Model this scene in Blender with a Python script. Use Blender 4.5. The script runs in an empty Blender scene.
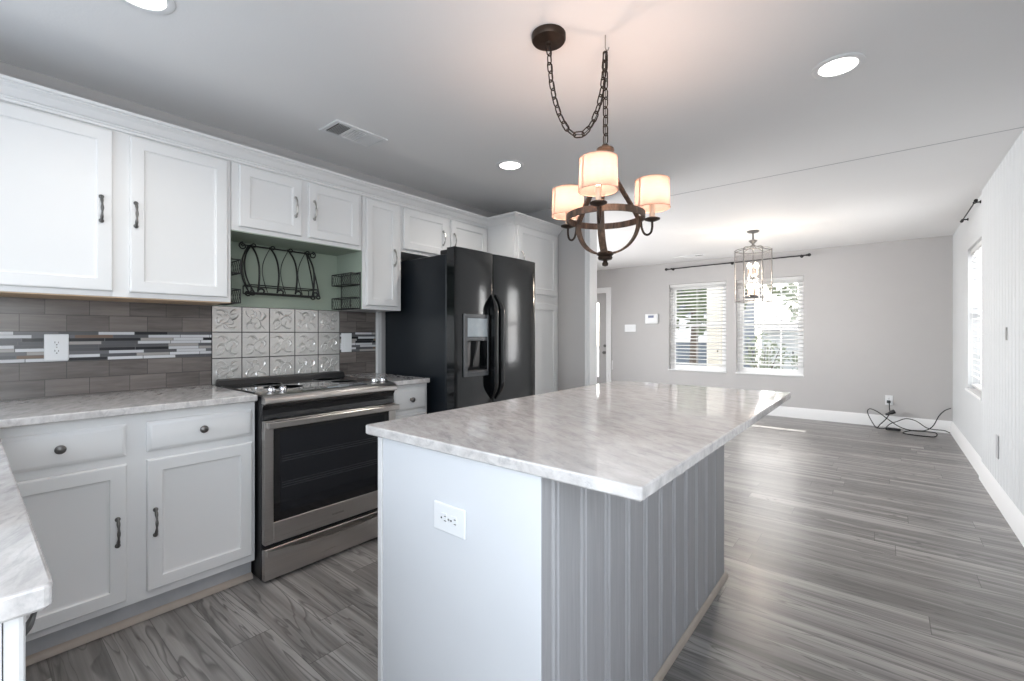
import bpy, bmesh, math, random
from mathutils import Vector, Matrix
random.seed(7)
PI = math.pi
sc = bpy.context.scene
COL = sc.collection

# ------------------------------------------------------------------ camera
CAM = (2.9946, 0.0, 1.2129)
cd = bpy.data.cameras.new('camera')
cam = bpy.data.objects.new('camera', cd); COL.objects.link(cam)
cam.location = CAM
cam.rotation_euler = (PI/2, 0, math.radians(39.42))
cd.sensor_width = 36.0
cd.lens = 36.0*452.6/1024
cd.shift_y = -6.78/1024
cd.clip_start = 0.02
sc.camera = cam

# ------------------------------------------------------------------ view, world, lights
sc.view_settings.view_transform = 'Standard'
sc.view_settings.look = 'None'
sc.view_settings.gamma = 1
sc.view_settings.use_curve_mapping = False
sc.view_settings.exposure = 0.08
try:
    sc.cycles.use_denoising = True
    sc.cycles.max_bounces = 10
    sc.cycles.diffuse_bounces = 5
    sc.cycles.transparent_max_bounces = 16
    sc.cycles.sample_clamp_indirect = 6
    sc.cycles.caustics_reflective = False
    sc.cycles.caustics_refractive = False
except Exception:
    pass

W = bpy.data.worlds.new('sky'); sc.world = W; W.use_nodes = True
nt = W.node_tree; nt.nodes.clear()
sky = nt.nodes.new('ShaderNodeTexSky'); sky.sky_type = 'NISHITA'
sky.sun_disc = False; sky.sun_elevation = math.radians(36); sky.sun_rotation = math.radians(0)
sky.air_density = 1.0; sky.dust_density = 2.0
hsv = nt.nodes.new('ShaderNodeHueSaturation'); hsv.inputs['Saturation'].default_value = .38
bg = nt.nodes.new('ShaderNodeBackground'); bg.inputs['Strength'].default_value = 0.8
wo = nt.nodes.new('ShaderNodeOutputWorld')
nt.links.new(sky.outputs[0], hsv.inputs['Color']); nt.links.new(hsv.outputs[0], bg.inputs['Color']); nt.links.new(bg.outputs[0], wo.inputs[0])

def lamp(name, kind, loc, energy, color=(1, 1, 1), rot=None, to=None, **kw):
    l = bpy.data.lights.new(name, kind); l.energy = energy; l.color = color
    for k, v in kw.items(): setattr(l, k, v)
    o = bpy.data.objects.new(name, l); COL.objects.link(o); o.location = loc
    if to is not None: o.rotation_euler = (Vector(to)-Vector(loc)).to_track_quat('-Z', 'Y').to_euler()
    elif rot: o.rotation_euler = rot
    return o

HC = 2.408            # ceiling height
WR = 3.638            # right wall
YF = 7.644            # far wall
lamp('sun', 'SUN', (2, 12, 8), 2.2, (1, .95, .88), rot=Vector((.2, -1, -.66)).to_track_quat('-Z', 'Y').to_euler(), angle=.012)
# fill lamps in openings added behind the camera, standing for daylight inferred there
lamp('sink_side_fill', 'AREA', (1.15, -.72, 1.58), 9.5, (.72, .85, 1), to=(1.15, 3, 2.6), shape='RECTANGLE', size=1.2, size_y=.95)
lamp('rear_fill', 'AREA', (3.0, -2.50, 1.10), 27, (.80, .90, 1), to=(3.0, .2, 3.4), shape='RECTANGLE', size=1.05, size_y=1.9, spread=math.radians(120))
# added fills in invented openings: behind the partition, right wall short of the frame
lamp('living_room_fill', 'AREA', (-2.10, 4.75, 1.35), 118, (.97, .98, 1), to=(3, 4.75, 1.1), shape='RECTANGLE', size=1.84, size_y=1.32, spread=math.radians(135))
lamp('right_wall_fill', 'AREA', (WR+.05, -.55, 1.4), 32, (.87, .94, 1), to=(0, 1.2, 2.2), shape='RECTANGLE', size=2.0, size_y=1.25)
lamp('right_window_daylight', 'AREA', (WR+.45, 5.885, 1.35), 85, (.97, .98, 1), to=(0, 5.885, 1.2), shape='RECTANGLE', size=1.5, size_y=1.7)
# the recessed cans
CANS = [(.975, .40), (2.836, 2.485), (.948, 2.468)]
for i, (x, y) in enumerate(CANS):
    lamp('can_lamp', 'SPOT', (x, y, HC-.02), 26, (1, .96, .9), rot=(0, 0, 0), spot_size=math.radians(150), spot_blend=.8, shadow_soft_size=.07)
CH = Vector((2.124, 1.652, 0)); CHA = [math.radians(a) for a in (-69, 50, 169)]
for a in CHA:
    lamp('chandelier_lamp', 'POINT', (CH.x+.205*math.cos(a), CH.y+.205*math.sin(a), 1.79), 6.0, (1, .68, .53), shadow_soft_size=.02)
LN = Vector((1.817, 5.848, 0))
lamp('lantern_lamp', 'POINT', (LN.x, LN.y, 1.90), 15, (1, .88, .74), shadow_soft_size=.06)
lamp('lantern_lamp', 'POINT', (LN.x, LN.y, 1.72), 17, (1, .88, .74), shadow_soft_size=.06)

# ------------------------------------------------------------------ materials
def nmat(name):
    m = bpy.data.materials.new(name); m.use_nodes = True
    n = m.node_tree; b = n.nodes['Principled BSDF']
    return m, n, b
def add(n, t, **kw):
    x = n.nodes.new(t)
    for k, v in kw.items():
        if k.startswith('i_'):
            x.inputs[k[2:].replace('_', ' ')].default_value = v
        else: setattr(x, k, v)
    return x
def inp(n, sock, v):
    if hasattr(v, 'bl_idname') or hasattr(v, 'is_output'): n.links.new(v, sock)
    else: sock.default_value = v
def math_(n, op, a, b=0.0, c=None):
    x = n.nodes.new('ShaderNodeMath'); x.operation = op
    inp(n, x.inputs[0], a); inp(n, x.inputs[1], b)
    if c is not None: inp(n, x.inputs[2], c)
    return x.outputs[0]
def ramp(n, fac, stops, interp='LINEAR'):
    r = n.nodes.new('ShaderNodeValToRGB'); r.color_ramp.interpolation = interp
    e = r.color_ramp.elements
    while len(e) < len(stops): e.new(.5)
    for el, (p, c) in zip(e, stops):
        el.position = p; el.color = (c[0], c[1], c[2], 1) if not isinstance(c, (int, float)) else (c, c, c, 1)
    n.links.new(fac, r.inputs[0]); return r.outputs[0]
def pos(n):
    return n.nodes.new('ShaderNodeTexCoord').outputs['Object']
def sep(n, v):
    s = n.nodes.new('ShaderNodeSeparateXYZ'); n.links.new(v, s.inputs[0]); return s.outputs
def comb(n, x, y, z):
    c = n.nodes.new('ShaderNodeCombineXYZ')
    for s, v in zip(c.inputs, (x, y, z)): inp(n, s, v)
    return c.outputs[0]
def noise(n, vec, scale, detail=3, rough=.5, dist=0):
    t = add(n, 'ShaderNodeTexNoise'); t.inputs['Scale'].default_value = scale; t.inputs['Detail'].default_value = detail
    t.inputs['Roughness'].default_value = rough; t.inputs['Distortion'].default_value = dist
    n.links.new(vec, t.inputs['Vector']); return t.outputs['Fac']
def mapping(n, vec, scale):
    m = n.nodes.new('ShaderNodeMapping'); m.inputs['Scale'].default_value = scale; n.links.new(vec, m.inputs['Vector']); return m.outputs[0]
def wnoise(n, vec):
    t = n.nodes.new('ShaderNodeTexWhiteNoise'); t.noise_dimensions = '3D'; n.links.new(vec, t.inputs['Vector']); return t.outputs['Value']
def mixc(n, fac, a, b, mode='MIX'):
    m = n.nodes.new('ShaderNodeMix'); m.data_type = 'RGBA'; m.blend_type = mode
    inp(n, m.inputs['Factor'], fac)
    for s, v in ((m.inputs['A'], a), (m.inputs['B'], b)):
        if isinstance(v, tuple): s.default_value = (*v, 1) if len(v) == 3 else v
        else: n.links.new(v, s)
    return m.outputs['Result']
def bump(n, b, h, strength=.2, dist=.01):
    x = n.nodes.new('ShaderNodeBump'); x.inputs['Strength'].default_value = strength; x.inputs['Distance'].default_value = dist
    n.links.new(h, x.inputs['Height']); n.links.new(x.outputs[0], b.inputs['Normal'])

def plain(name, col, rough=.5, metal=0, var=.04, nscale=6, coat=0, bumps=0, bscale=60, spec=.5):
    m, n, b = nmat(name)
    p = pos(n); f = noise(n, p, nscale, 4)
    c = mixc(n, f, tuple(x*(1-var) for x in col), tuple(min(1, x*(1+var)) for x in col))
    n.links.new(c, b.inputs['Base Color'])
    b.inputs['Roughness'].default_value = rough; b.inputs['Metallic'].default_value = metal
    b.inputs['Coat Weight'].default_value = coat; b.inputs['Specular IOR Level'].default_value = spec
    if bumps: bump(n, b, noise(n, p, bscale, 3), bumps, .004)
    return m
def emit(name, col, strength):
    m, n, b = nmat(name)
    f = noise(n, pos(n), 20, 2)
    n.links.new(mixc(n, f, col, tuple(x*.97 for x in col)), b.inputs['Emission Color'])
    b.inputs['Emission Strength'].default_value = strength; b.inputs['Base Color'].default_value = (*col, 1)
    return m

def floor_mat():
    m, n, b = nmat('grey_vinyl_plank')
    x, y, z = sep(n, pos(n))
    pw = .152; pl = 1.22
    yy = math_(n, 'DIVIDE', math_(n, 'ADD', y, 20.015), pw); row = math_(n, 'FLOOR', yy)
    rr = wnoise(n, comb(n, row, 3.3, 0))
    xx = math_(n, 'ADD', math_(n, 'DIVIDE', math_(n, 'ADD', x, 20), pl), math_(n, 'MULTIPLY', rr, 7.0)); cell = math_(n, 'FLOOR', xx)
    cr = wnoise(n, comb(n, row, cell, 1.7))
    off = math_(n, 'MULTIPLY', cr, 37.0)
    # cathedral grain: warped stretched noise
    gv = comb(n, math_(n, 'ADD', math_(n, 'MULTIPLY', x, .75), off), math_(n, 'MULTIPLY', y, 7.5), off)
    g1 = noise(n, gv, 1.0, 3, .5, 1.1)
    bands = math_(n, 'FRACT', math_(n, 'MULTIPLY', g1, 9.0))
    gv2 = comb(n, math_(n, 'ADD', math_(n, 'MULTIPLY', x, 3.0), off), math_(n, 'MULTIPLY', y, 90.0), off)
    g2 = noise(n, gv2, 1.0, 3, .6)
    gv3 = comb(n, math_(n, 'ADD', math_(n, 'MULTIPLY', x, .5), off), math_(n, 'MULTIPLY', y, 16.0), off)
    g3 = noise(n, gv3, 1.0, 4, .6, .3)
    base = ramp(n, g3, [(.30, (.040, .036, .034)), (.47, (.150, .139, .132)), (.68, (.37, .352, .34))])
    line = ramp(n, bands, [(0, 0.0), (.70, 0.0), (.92, .9), (1, 0.0)])
    base = mixc(n, line, base, (.035, .030, .028))
    base = mixc(n, math_(n, 'MULTIPLY', g2, .45), base, (.34, .33, .32))
    tone = math_(n, 'ADD', math_(n, 'MULTIPLY', cr, .35), .85)
    base = mixc(n, 1.0, base, comb(n, tone, tone, tone), 'MULTIPLY')
    fy = math_(n, 'FRACT', yy); fx = math_(n, 'FRACT', xx)
    sy = math_(n, 'LESS_THAN', fy, .012); sx = math_(n, 'LESS_THAN', fx, .0022)
    seam = math_(n, 'MAXIMUM', sy, sx)
    base = mixc(n, math_(n, 'MULTIPLY', seam, .75), base, (.025, .024, .023))
    n.links.new(base, b.inputs['Base Color'])
    rg = math_(n, 'ADD', math_(n, 'MULTIPLY', g3, .14), .25)
    n.links.new(rg, b.inputs['Roughness'])
    b.inputs['Specular IOR Level'].default_value = .8
    bump(n, b, math_(n, 'SUBTRACT', g2, math_(n, 'MULTIPLY', seam, 2.0)), .12, .0015)
    return m
def marble_mat():
    m, n, b = nmat('pale_marble')
    p = pos(n)
    rot = n.nodes.new('ShaderNodeMapping'); rot.inputs['Rotation'].default_value = (0, 0, .45); n.links.new(p, rot.inputs['Vector']); q = rot.outputs[0]
    a = noise(n, mapping(n, q, (6.0, 15.0, 11.0)), 1.7, 9, .68, .4)
    s = noise(n, mapping(n, q, (1, 1.8, 1)), 34, 5, .75)
    v = noise(n, mapping(n, q, (4.0, 15.0, 11)), 2.4, 8, .68, .6)
    c = ramp(n, a, [(.32, (.48, .455, .445)), (.50, (.60, .575, .56)), (.66, (.69, .67, .655))])
    vein = ramp(n, v, [(.38, .50), (.46, .10), (.54, 0.0)])
    c = mixc(n, vein, c, (.36, .35, .355))
    sp = ramp(n, s, [(.56, 0.0), (.72, .42)])
    c = mixc(n, sp, c, (.33, .325, .335))
    n.links.new(c, b.inputs['Base Color'])
    b.inputs['Roughness'].default_value = .05; b.inputs['Specular IOR Level'].default_value = .9
    return m
def subway_mat():
    # grey brown 3 x 12 glazed tile with a band of thin mosaic sticks
    m, n, b = nmat('subway_and_mosaic_tile')
    x, y, z = sep(n, pos(n))
    zz = math_(n, 'DIVIDE', math_(n, 'SUBTRACT', z, .9215), .0790)
    zu = math_(n, 'DIVIDE', math_(n, 'SUBTRACT', z, 1.222), .0790)
    isup = math_(n, 'GREATER_THAN', z, 1.15)
    zc = math_(n, 'ADD', math_(n, 'MULTIPLY', isup, math_(n, 'ADD', zu, 7.0)), math_(n, 'MULTIPLY', math_(n, 'SUBTRACT', 1.0, isup), zz))
    row = math_(n, 'FLOOR', zc)
    par = math_(n, 'FRACT', math_(n, 'MULTIPLY', row, .5))
    yy = math_(n, 'DIVIDE', math_(n, 'ADD', math_(n, 'ADD', y, 30.005), math_(n, 'MULTIPLY', par, .16)), .152)
    cell = math_(n, 'FLOOR', yy)
    cr = wnoise(n, comb(n, row, cell, 2.2))
    st = noise(n, comb(n, cr, math_(n, 'MULTIPLY', y, 5.0), math_(n, 'MULTIPLY', z, 45.0)), 1.0, 4, .6, .4)
    c = ramp(n, math_(n, 'ADD', math_(n, 'MULTIPLY', st, .7), math_(n, 'MULTIPLY', cr, .3)), [(.25, (.085, .073, .067)), (.5, (.15, .130, .120)), (.8, (.225, .195, .178))])
    fz = math_(n, 'FRACT', zc); fy = math_(n, 'FRACT', yy)
    gr = math_(n, 'MAXIMUM', math_(n, 'LESS_THAN', fz, .03), math_(n, 'LESS_THAN', fy, .014))
    c = mixc(n, gr, c, (.055, .05, .048))
    # mosaic
    mz = math_(n, 'DIVIDE', math_(n, 'SUBTRACT', z, 1.083), .01544); mr = math_(n, 'FLOOR', mz)
    r0 = wnoise(n, comb(n, mr, 5.1, 9.0))
    my = math_(n, 'ADD', math_(n, 'DIVIDE', math_(n, 'ADD', y, 30), .14), math_(n, 'MULTIPLY', r0, 9.0)); mc = math_(n, 'FLOOR', my)
    pick = wnoise(n, comb(n, mr, mc, 4.4))
    pc = ramp(n, pick, [(0, (.55, .55, .57)), (.18, (.085, .085, .092)), (.40, (.014, .014, .017)), (.56, (.34, .32, .305)), (.68, (.13, .13, .138)), (.82, (.16, .105, .075)), (.88, (.62, .62, .64))], 'CONSTANT')
    mg = math_(n, 'MAXIMUM', math_(n, 'LESS_THAN', math_(n, 'FRACT', mz), .09), math_(n, 'LESS_THAN', math_(n, 'FRACT', my), .02))
    pc = mixc(n, mg, pc, (.12, .12, .12))
    inb = math_(n, 'MULTIPLY', math_(n, 'GREATER_THAN', z, 1.083), math_(n, 'LESS_THAN', z, 1.222))
    c = mixc(n, inb, c, pc)
    n.links.new(c, b.inputs['Base Color'])
    b.inputs['Roughness'].default_value = .24
    hh = math_(n, 'SUBTRACT', 1.0, math_(n, 'MAXIMUM', math_(n, 'MULTIPLY', gr, math_(n, 'SUBTRACT', 1.0, inb)), math_(n, 'MULTIPLY', mg, inb)))
    bump(n, b, math_(n, 'ADD', hh, math_(n, 'MULTIPLY', st, .25)), .3, .002)
    return m
def tin_mat():
    m, n, b = nmat('pressed_tin_tile')
    x, y, z = sep(n, pos(n))
    ty = math_(n, 'DIVIDE', math_(n, 'SUBTRACT', y, .913), .1584); tz = math_(n, 'DIVIDE', math_(n, 'SUBTRACT', z, .9165), .1528)
    fy = math_(n, 'FRACT', ty); fz = math_(n, 'FRACT', tz)
    rnd = wnoise(n, comb(n, math_(n, 'FLOOR', ty), math_(n, 'FLOOR', tz), 1.0))
    # scrolling leaf relief: warped spiral about the tile, repeated in every tile
    lv = comb(n, math_(n, 'MULTIPLY', fy, 1.0), math_(n, 'MULTIPLY', fz, 1.0), math_(n, 'MULTIPLY', rnd, .35))
    wv = noise(n, lv, 3.2, 2, .4, 2.6)
    rel = math_(n, 'MULTIPLY', wv, .8)
    ex = math_(n, 'MINIMUM', math_(n, 'MINIMUM', fy, math_(n, 'SUBTRACT', 1.0, fy)), math_(n, 'MINIMUM', fz, math_(n, 'SUBTRACT', 1.0, fz)))
    gap = math_(n, 'LESS_THAN', ex, .018)
    c = mixc(n, noise(n, pos(n), 9, 4), (.74, .72, .69), (.88, .86, .83))
    c = mixc(n, gap, c, (.05, .05, .05))
    n.links.new(c, b.inputs['Base Color'])
    n.links.new(math_(n, 'SUBTRACT', .68, math_(n, 'MULTIPLY', gap, .6)), b.inputs['Metallic']); b.inputs['Roughness'].default_value = .27
    bump(n, b, math_(n, 'SUBTRACT', math_(n, 'MULTIPLY', rel, 1.0), math_(n, 'MULTIPLY', gap, 1.0)), .55, .006)
    return m
def wood_mat():
    m, n, b = nmat('weathered_brown_wood')
    p = pos(n)
    a = noise(n, mapping(n, p, (30, 30, 6)), 1.6, 5, .6, .6)
    c = ramp(n, a, [(.3, (.022, .013, .009)), (.5, (.075, .043, .026)), (.72, (.17, .105, .065))])
    n.links.new(c, b.inputs['Base Color']); b.inputs['Roughness'].default_value = .55
    bump(n, b, a, .25, .003); return m
def steel_mat():
    m, n, b = nmat('brushed_stainless')
    p = pos(n)
    a = noise(n, mapping(n, p, (2, 3, 260)), 1.0, 3, .6)
    n.links.new(mixc(n, a, (.50, .475, .455), (.64, .61, .59)), b.inputs['Base Color'])
    b.inputs['Metallic'].default_value = 1; n.links.new(math_(n, 'ADD', math_(n, 'MULTIPLY', a, .12), .24), b.inputs['Roughness'])
    return m
def glass_mat(name, tint=(1, 1, 1), refl=.5):
    m = bpy.data.materials.new(name); m.use_nodes = True; n = m.node_tree; n.nodes.clear()
    o = n.nodes.new('ShaderNodeOutputMaterial'); t = n.nodes.new('ShaderNodeBsdfTransparent'); g = n.nodes.new('ShaderNodeBsdfGlossy')
    g.inputs['Roughness'].default_value = .01
    f = n.nodes.new('ShaderNodeLayerWeight'); f.inputs['Blend'].default_value = .5
    mx = n.nodes.new('ShaderNodeMixShader')
    q = noise(n, pos(n), 4, 2)
    n.links.new(mixc(n, q, tint, tuple(x*.985 for x in tint)), t.inputs['Color'])
    n.links.new(math_(n, 'ADD', math_(n, 'MULTIPLY', math_(n, 'POWER', f.outputs['Facing'], 4.0), refl), .025), mx.inputs[0]); n.links.new(t.outputs[0], mx.inputs[1]); n.links.new(g.outputs[0], mx.inputs[2])
    n.links.new(mx.outputs[0], o.inputs[0]); return m
def shade_mat():
    m, n, b = nmat('linen_lamp_shade')
    p = pos(n); f = noise(n, mapping(n, p, (60, 60, 300)), 1, 3, .6)
    c = mixc(n, f, (.27, .19, .165), (.35, .255, .225))
    n.links.new(c, b.inputs['Base Color']); b.inputs['Roughness'].default_value = .9
    o = n.nodes['Material Output']
    tr = n.nodes.new('ShaderNodeBsdfTranslucent'); n.links.new(c, tr.inputs['Color'])
    mx = n.nodes.new('ShaderNodeMixShader'); mx.inputs[0].default_value = .55
    n.links.new(b.outputs[0], mx.inputs[1]); n.links.new(tr.outputs[0], mx.inputs[2]); n.links.new(mx.outputs[0], o.inputs[0])
    return m
def slat_mat():
    m, n, b = nmat('white_blind_slat')
    p = pos(n); f = noise(n, p, 8, 2)
    c = mixc(n, f, (.80, .80, .79), (.86, .86, .85)); n.links.new(c, b.inputs['Base Color']); b.inputs['Roughness'].default_value = .45
    o = n.nodes['Material Output']
    tr = n.nodes.new('ShaderNodeBsdfTranslucent'); n.links.new(c, tr.inputs['Color'])
    mx = n.nodes.new('ShaderNodeMixShader'); mx.inputs[0].default_value = .25
    n.links.new(b.outputs[0], mx.inputs[1]); n.links.new(tr.outputs[0], mx.inputs[2]); n.links.new(mx.outputs[0], o.inputs[0])
    return m
def bead_mat():
    m, n, b = nmat('grey_painted_beadboard')
    p = pos(n); a = noise(n, mapping(n, p, (40, 60, 2.5)), 1.5, 4, .6, .8)
    n.links.new(ramp(n, a, [(.3, (.36, .355, .365)), (.6, (.41, .405, .415)), (.75, (.45, .445, .455))]), b.inputs['Base Color'])
    b.inputs['Roughness'].default_value = .5; bump(n, b, a, .15, .002); return m
def scuffed_mat():
    m, n, b = nmat('scuffed_white_panel')
    p = pos(n); a = noise(n, p, 28, 6, .75); f = noise(n, p, 3, 3)
    c = mixc(n, f, (.64, .655, .68), (.70, .715, .74))
    c = mixc(n, ramp(n, a, [(.70, 0.0), (.78, .35)]), c, (.50, .46, .42))
    n.links.new(c, b.inputs['Base Color']); b.inputs['Roughness'].default_value = .45; return m
def ceiling_mat():
    m, n, b = nmat('flat_white_ceiling')
    p = pos(n); f = noise(n, p, 1.2, 4)
    n.links.new(mixc(n, f, (.80, .79, .785), (.85, .845, .84)), b.inputs['Base Color']); b.inputs['Roughness'].default_value = .8
    bump(n, b, noise(n, p, 90, 3), .12, .004); return m
def leaf_mat(name, c0, c1):
    m, n, b = nmat(name)
    n.links.new(mixc(n, noise(n, pos(n), 7, 4), c0, c1), b.inputs['Base Color']); b.inputs['Roughness'].default_value = .6; return m

M = dict(
    floor=floor_mat(), marble=marble_mat(), subway=subway_mat(), tin=tin_mat(), wood=wood_mat(), steel=steel_mat(),
    glass=glass_mat('window_glass'), clear=glass_mat('lantern_glass', (1, .99, .985), .3), shade=shade_mat(), slat=slat_mat(), bead=bead_mat(), scuff=scuffed_mat(),
    ceil=ceiling_mat(),
    cab=plain('white_cabinet_paint', (.72, .715, .71), .36, var=.02, nscale=4),
    wall=plain('grey_wall_paint', (.49, .478, .473), .75, var=.02, bumps=.06, bscale=140),
    trim=plain('white_trim_paint', (.80, .80, .80), .4, var=.02),
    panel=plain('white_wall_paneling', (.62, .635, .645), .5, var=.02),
    green=plain('sage_green_paint', (.33, .385, .315), .6, var=.10, nscale=5),
    vinyl=plain('white_vinyl', (.80, .80, .80), .4, var=.01),
    plate=plain('white_plastic', (.78, .79, .80), .35, var=.01),
    slot=plain('dark_slot', (.03, .03, .03), .6),
    greyplate=plain('grey_plate', (.42, .42, .43), .45),
    pewter=plain('dark_pewter', (.16, .155, .15), .32, metal=.9, var=.25, nscale=50),
    nickel=plain('antique_nickel', (.40, .38, .36), .3, metal=1, var=.15, nscale=60),
    chrome=plain('chrome', (.72, .72, .74), .14, metal=1),
    iron=plain('black_wrought_iron', (.018, .018, .018), .5, metal=.3, var=.3, nscale=40),
    bronze=plain('dark_bronze', (.045, .03, .022), .42, metal=.7, var=.3, nscale=40),
    black=plain('black_appliance', (.005, .006, .007), .12, var=.1, coat=.08),
    blackside=plain('black_textured_side', (.010, .013, .017), .30, spec=.25, var=.2, bumps=.10, bscale=220),
    blackmat=plain('black_plastic', (.012, .012, .013), .4),
    blackglass=plain('black_glass', (.006, .006, .007), .05, var=.1, coat=.6),
    oven=plain('oven_window_glass', (.010, .011, .014), .06, var=.1, coat=.1),
    display=plain('grey_control_display', (.34, .39, .42), .25, var=.15, nscale=30),
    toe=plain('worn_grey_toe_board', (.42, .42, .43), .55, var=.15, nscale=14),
    shoe=plain('beige_shoe_molding', (.42, .36, .305), .5, var=.12, nscale=14),
    birch=plain('raw_cabinet_underside', (.50, .36, .24), .6, var=.1),
    lens=emit('lit_downlight_lens', (1, .97, .93), 6),
    bulb=emit('lit_candle_bulb', (1, .80, .58), 14),
    lbulb=emit('lit_lantern_bulb', (1, .88, .74), 9),
    candle=plain('ivory_candle_sleeve', (.70, .55, .42), .5),
    silver=plain('brushed_nickel_lantern', (.22, .21, .20), .4, metal=.7, var=.1, nscale=30),
    doorp=plain('grey_white_door_paint', (.54, .525, .52), .4, var=.02),
    cordm=plain('black_cable_rubber', (.012, .012, .012), .5),
    ground=plain('pale_gravel', (.46, .44, .41), .9, var=.25, nscale=3, bumps=.3, bscale=30),
    siding=plain('blue_grey_siding', (.13, .155, .18), .7, var=.15, nscale=2),
    roof=plain('dark_shingle', (.07, .07, .075), .9, var=.3, nscale=12),
    hem=plain('shade_hem_trim', (.50, .36, .28), .8),
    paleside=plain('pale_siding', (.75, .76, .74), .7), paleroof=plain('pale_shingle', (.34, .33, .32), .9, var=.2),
    cream=plain('cream_porch_paint', (.66, .63, .54), .6),
    leaf=leaf_mat('green_leaf', (.035, .06, .02), (.13, .17, .07)),
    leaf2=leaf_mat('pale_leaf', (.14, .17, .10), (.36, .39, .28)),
    bark=plain('tree_bark', (.10, .075, .055), .9, var=.3, nscale=20),
)

# ------------------------------------------------------------------ mesh helpers
class MB:
    def __init__(s): s.bm = bmesh.new()
    def box(s, x0, x1, y0, y1, z0, z1, bev=0, seg=1):
        b = s.bm
        vs = [b.verts.new((x, y, z)) for x in (x0, x1) for y in (y0, y1) for z in (z0, z1)]
        fs = [b.faces.new([vs[i] for i in q]) for q in ((0, 1, 3, 2), (4, 6, 7, 5), (0, 4, 5, 1), (2, 3, 7, 6), (0, 2, 6, 4), (1, 5, 7, 3))]
        if bev:
            es = {e for f in fs for e in f.edges}
            bmesh.ops.bevel(b, geom=list(es), offset=bev, segments=seg, affect='EDGES', profile=.5)
        return s
    def tube(s, pts, r, seg=8, closed=False, cap=True):
        b = s.bm; pts = [Vector(p) for p in pts]; N = len(pts)
        rs = r if isinstance(r, (list, tuple)) else [r]*N
        rings = []; up = None
        for i, p in enumerate(pts):
            if closed: t = pts[(i+1) % N]-pts[i-1]
            else: t = pts[min(i+1, N-1)]-pts[max(i-1, 0)]
            t = t.normalized() if t.length > 1e-9 else Vector((0, 0, 1))
            if up is None:
                up = Vector((0, 0, 1)) if abs(t.z) < .9 else Vector((1, 0, 0))
            u = up-t*up.dot(t)
            if u.length < 1e-6: u = t.orthogonal()
            u.normalize(); up = u; v = t.cross(u)
            rings.append([b.verts.new(p+(u*math.cos(2*PI*k/seg)+v*math.sin(2*PI*k/seg))*rs[i]) for k in range(seg)])
        for i in range(N if closed else N-1):
            A = rings[i]; B = rings[(i+1) % N]
            for k in range(seg): b.faces.new((A[k], A[(k+1) % seg], B[(k+1) % seg], B[k]))
        if cap and not closed:
            b.faces.new(rings[0]); b.faces.new(rings[-1])
        return s
    def cyl(s, p0, p1, r, seg=16, r2=None):
        return s.tube([p0, p1], [r, r if r2 is None else r2], seg)
    def lathe(s, prof, c, axis=(0, 0, 1), seg=24):
        b = s.bm; ax = Vector(axis).normalized(); u = ax.orthogonal().normalized(); v = ax.cross(u); c = Vector(c)
        rings = []
        for r, h in prof:
            if r < 1e-6: rings.append([b.verts.new(c+ax*h)])
            else: rings.append([b.verts.new(c+ax*h+(u*math.cos(2*PI*k/seg)+v*math.sin(2*PI*k/seg))*r) for k in range(seg)])
        for A, B in zip(rings, rings[1:]):
            for k in range(seg):
                k2 = (k+1) % seg
                q = [A[k % len(A)], A[k2 % len(A)], B[k2 % len(B)], B[k % len(B)]]
                q = list(dict.fromkeys(q))
                if len(q) >= 3:
                    try: b.faces.new(q)
                    except ValueError: pass
        for R in (rings[0], rings[-1]):
            if len(R) > 2:
                try: b.faces.new(R)
                except ValueError: pass
        return s
    def prism(s, poly, axis, a0, a1):
        b = s.bm; mk = {'x': lambda p, a: (a, p[0], p[1]), 'y': lambda p, a: (p[0], a, p[1]), 'z': lambda p, a: (p[0], p[1], a)}[axis]
        A = [b.verts.new(mk(p, a0)) for p in poly]; B = [b.verts.new(mk(p, a1)) for p in poly]
        n = len(poly)
        for k in range(n): b.faces.new((A[k], A[(k+1) % n], B[(k+1) % n], B[k]))
        b.faces.new(A); b.faces.new(B); return s
    def loft(s, loops, cap=True):
        b = s.bm; R = [[b.verts.new(p) for p in L] for L in loops]
        n = len(R[0])
        for A, B in zip(R, R[1:]):
            for k in range(n): b.faces.new((A[k], A[(k+1) % n], B[(k+1) % n], B[k]))
        if cap: b.faces.new(R[0]); b.faces.new(R[-1])
        return s
    def strip(s, pts, wv, th, closed=False):
        """flat band: centre line pts, width vectors wv (half), thickness vectors th (half)"""
        loops = []
        for p, w, t in zip(pts, wv, th):
            p = Vector(p); w = Vector(w); t = Vector(t)
            loops.append([p+w+t, p-w+t, p-w-t, p+w-t])
        if closed: loops.append(loops[0])
        s.loft(loops, cap=not closed)
        if closed: bmesh.ops.remove_doubles(s.bm, verts=s.bm.verts[:], dist=1e-6)
        return s
    def build(s, name, mat, parent=None, kind=None, ang=35):
        bmesh.ops.recalc_face_normals(s.bm, faces=s.bm.faces[:])
        me = bpy.data.meshes.new(name)
        off = Vector((0, 0, 0)); q = parent
        while q is not None: off += q.location; q = q.parent
        if off.length: bmesh.ops.translate(s.bm, verts=s.bm.verts[:], vec=-off)
        s.bm.to_mesh(me); s.bm.free()
        me.materials.append(M[mat] if isinstance(mat, str) else mat)
        for p in me.polygons: p.use_smooth = True
        try: me.set_sharp_from_angle(angle=math.radians(ang))
        except Exception: pass
        o = bpy.data.objects.new(name, me); COL.objects.link(o)
        if parent is not None: o.parent = parent
        if kind: o['kind'] = kind
        return o
def tag(o, label, cat, group=None, kind=None):
    if label: o['label'] = label
    if cat: o['category'] = cat
    if group: o['group'] = group
    if kind: o['kind'] = kind
    return o
def thing(name, loc, label, cat, group=None, kind=None):
    o = bpy.data.objects.new(name, None); COL.objects.link(o); o.location = loc; o.empty_display_size = .1
    return tag(o, label, cat, group, kind)
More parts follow.
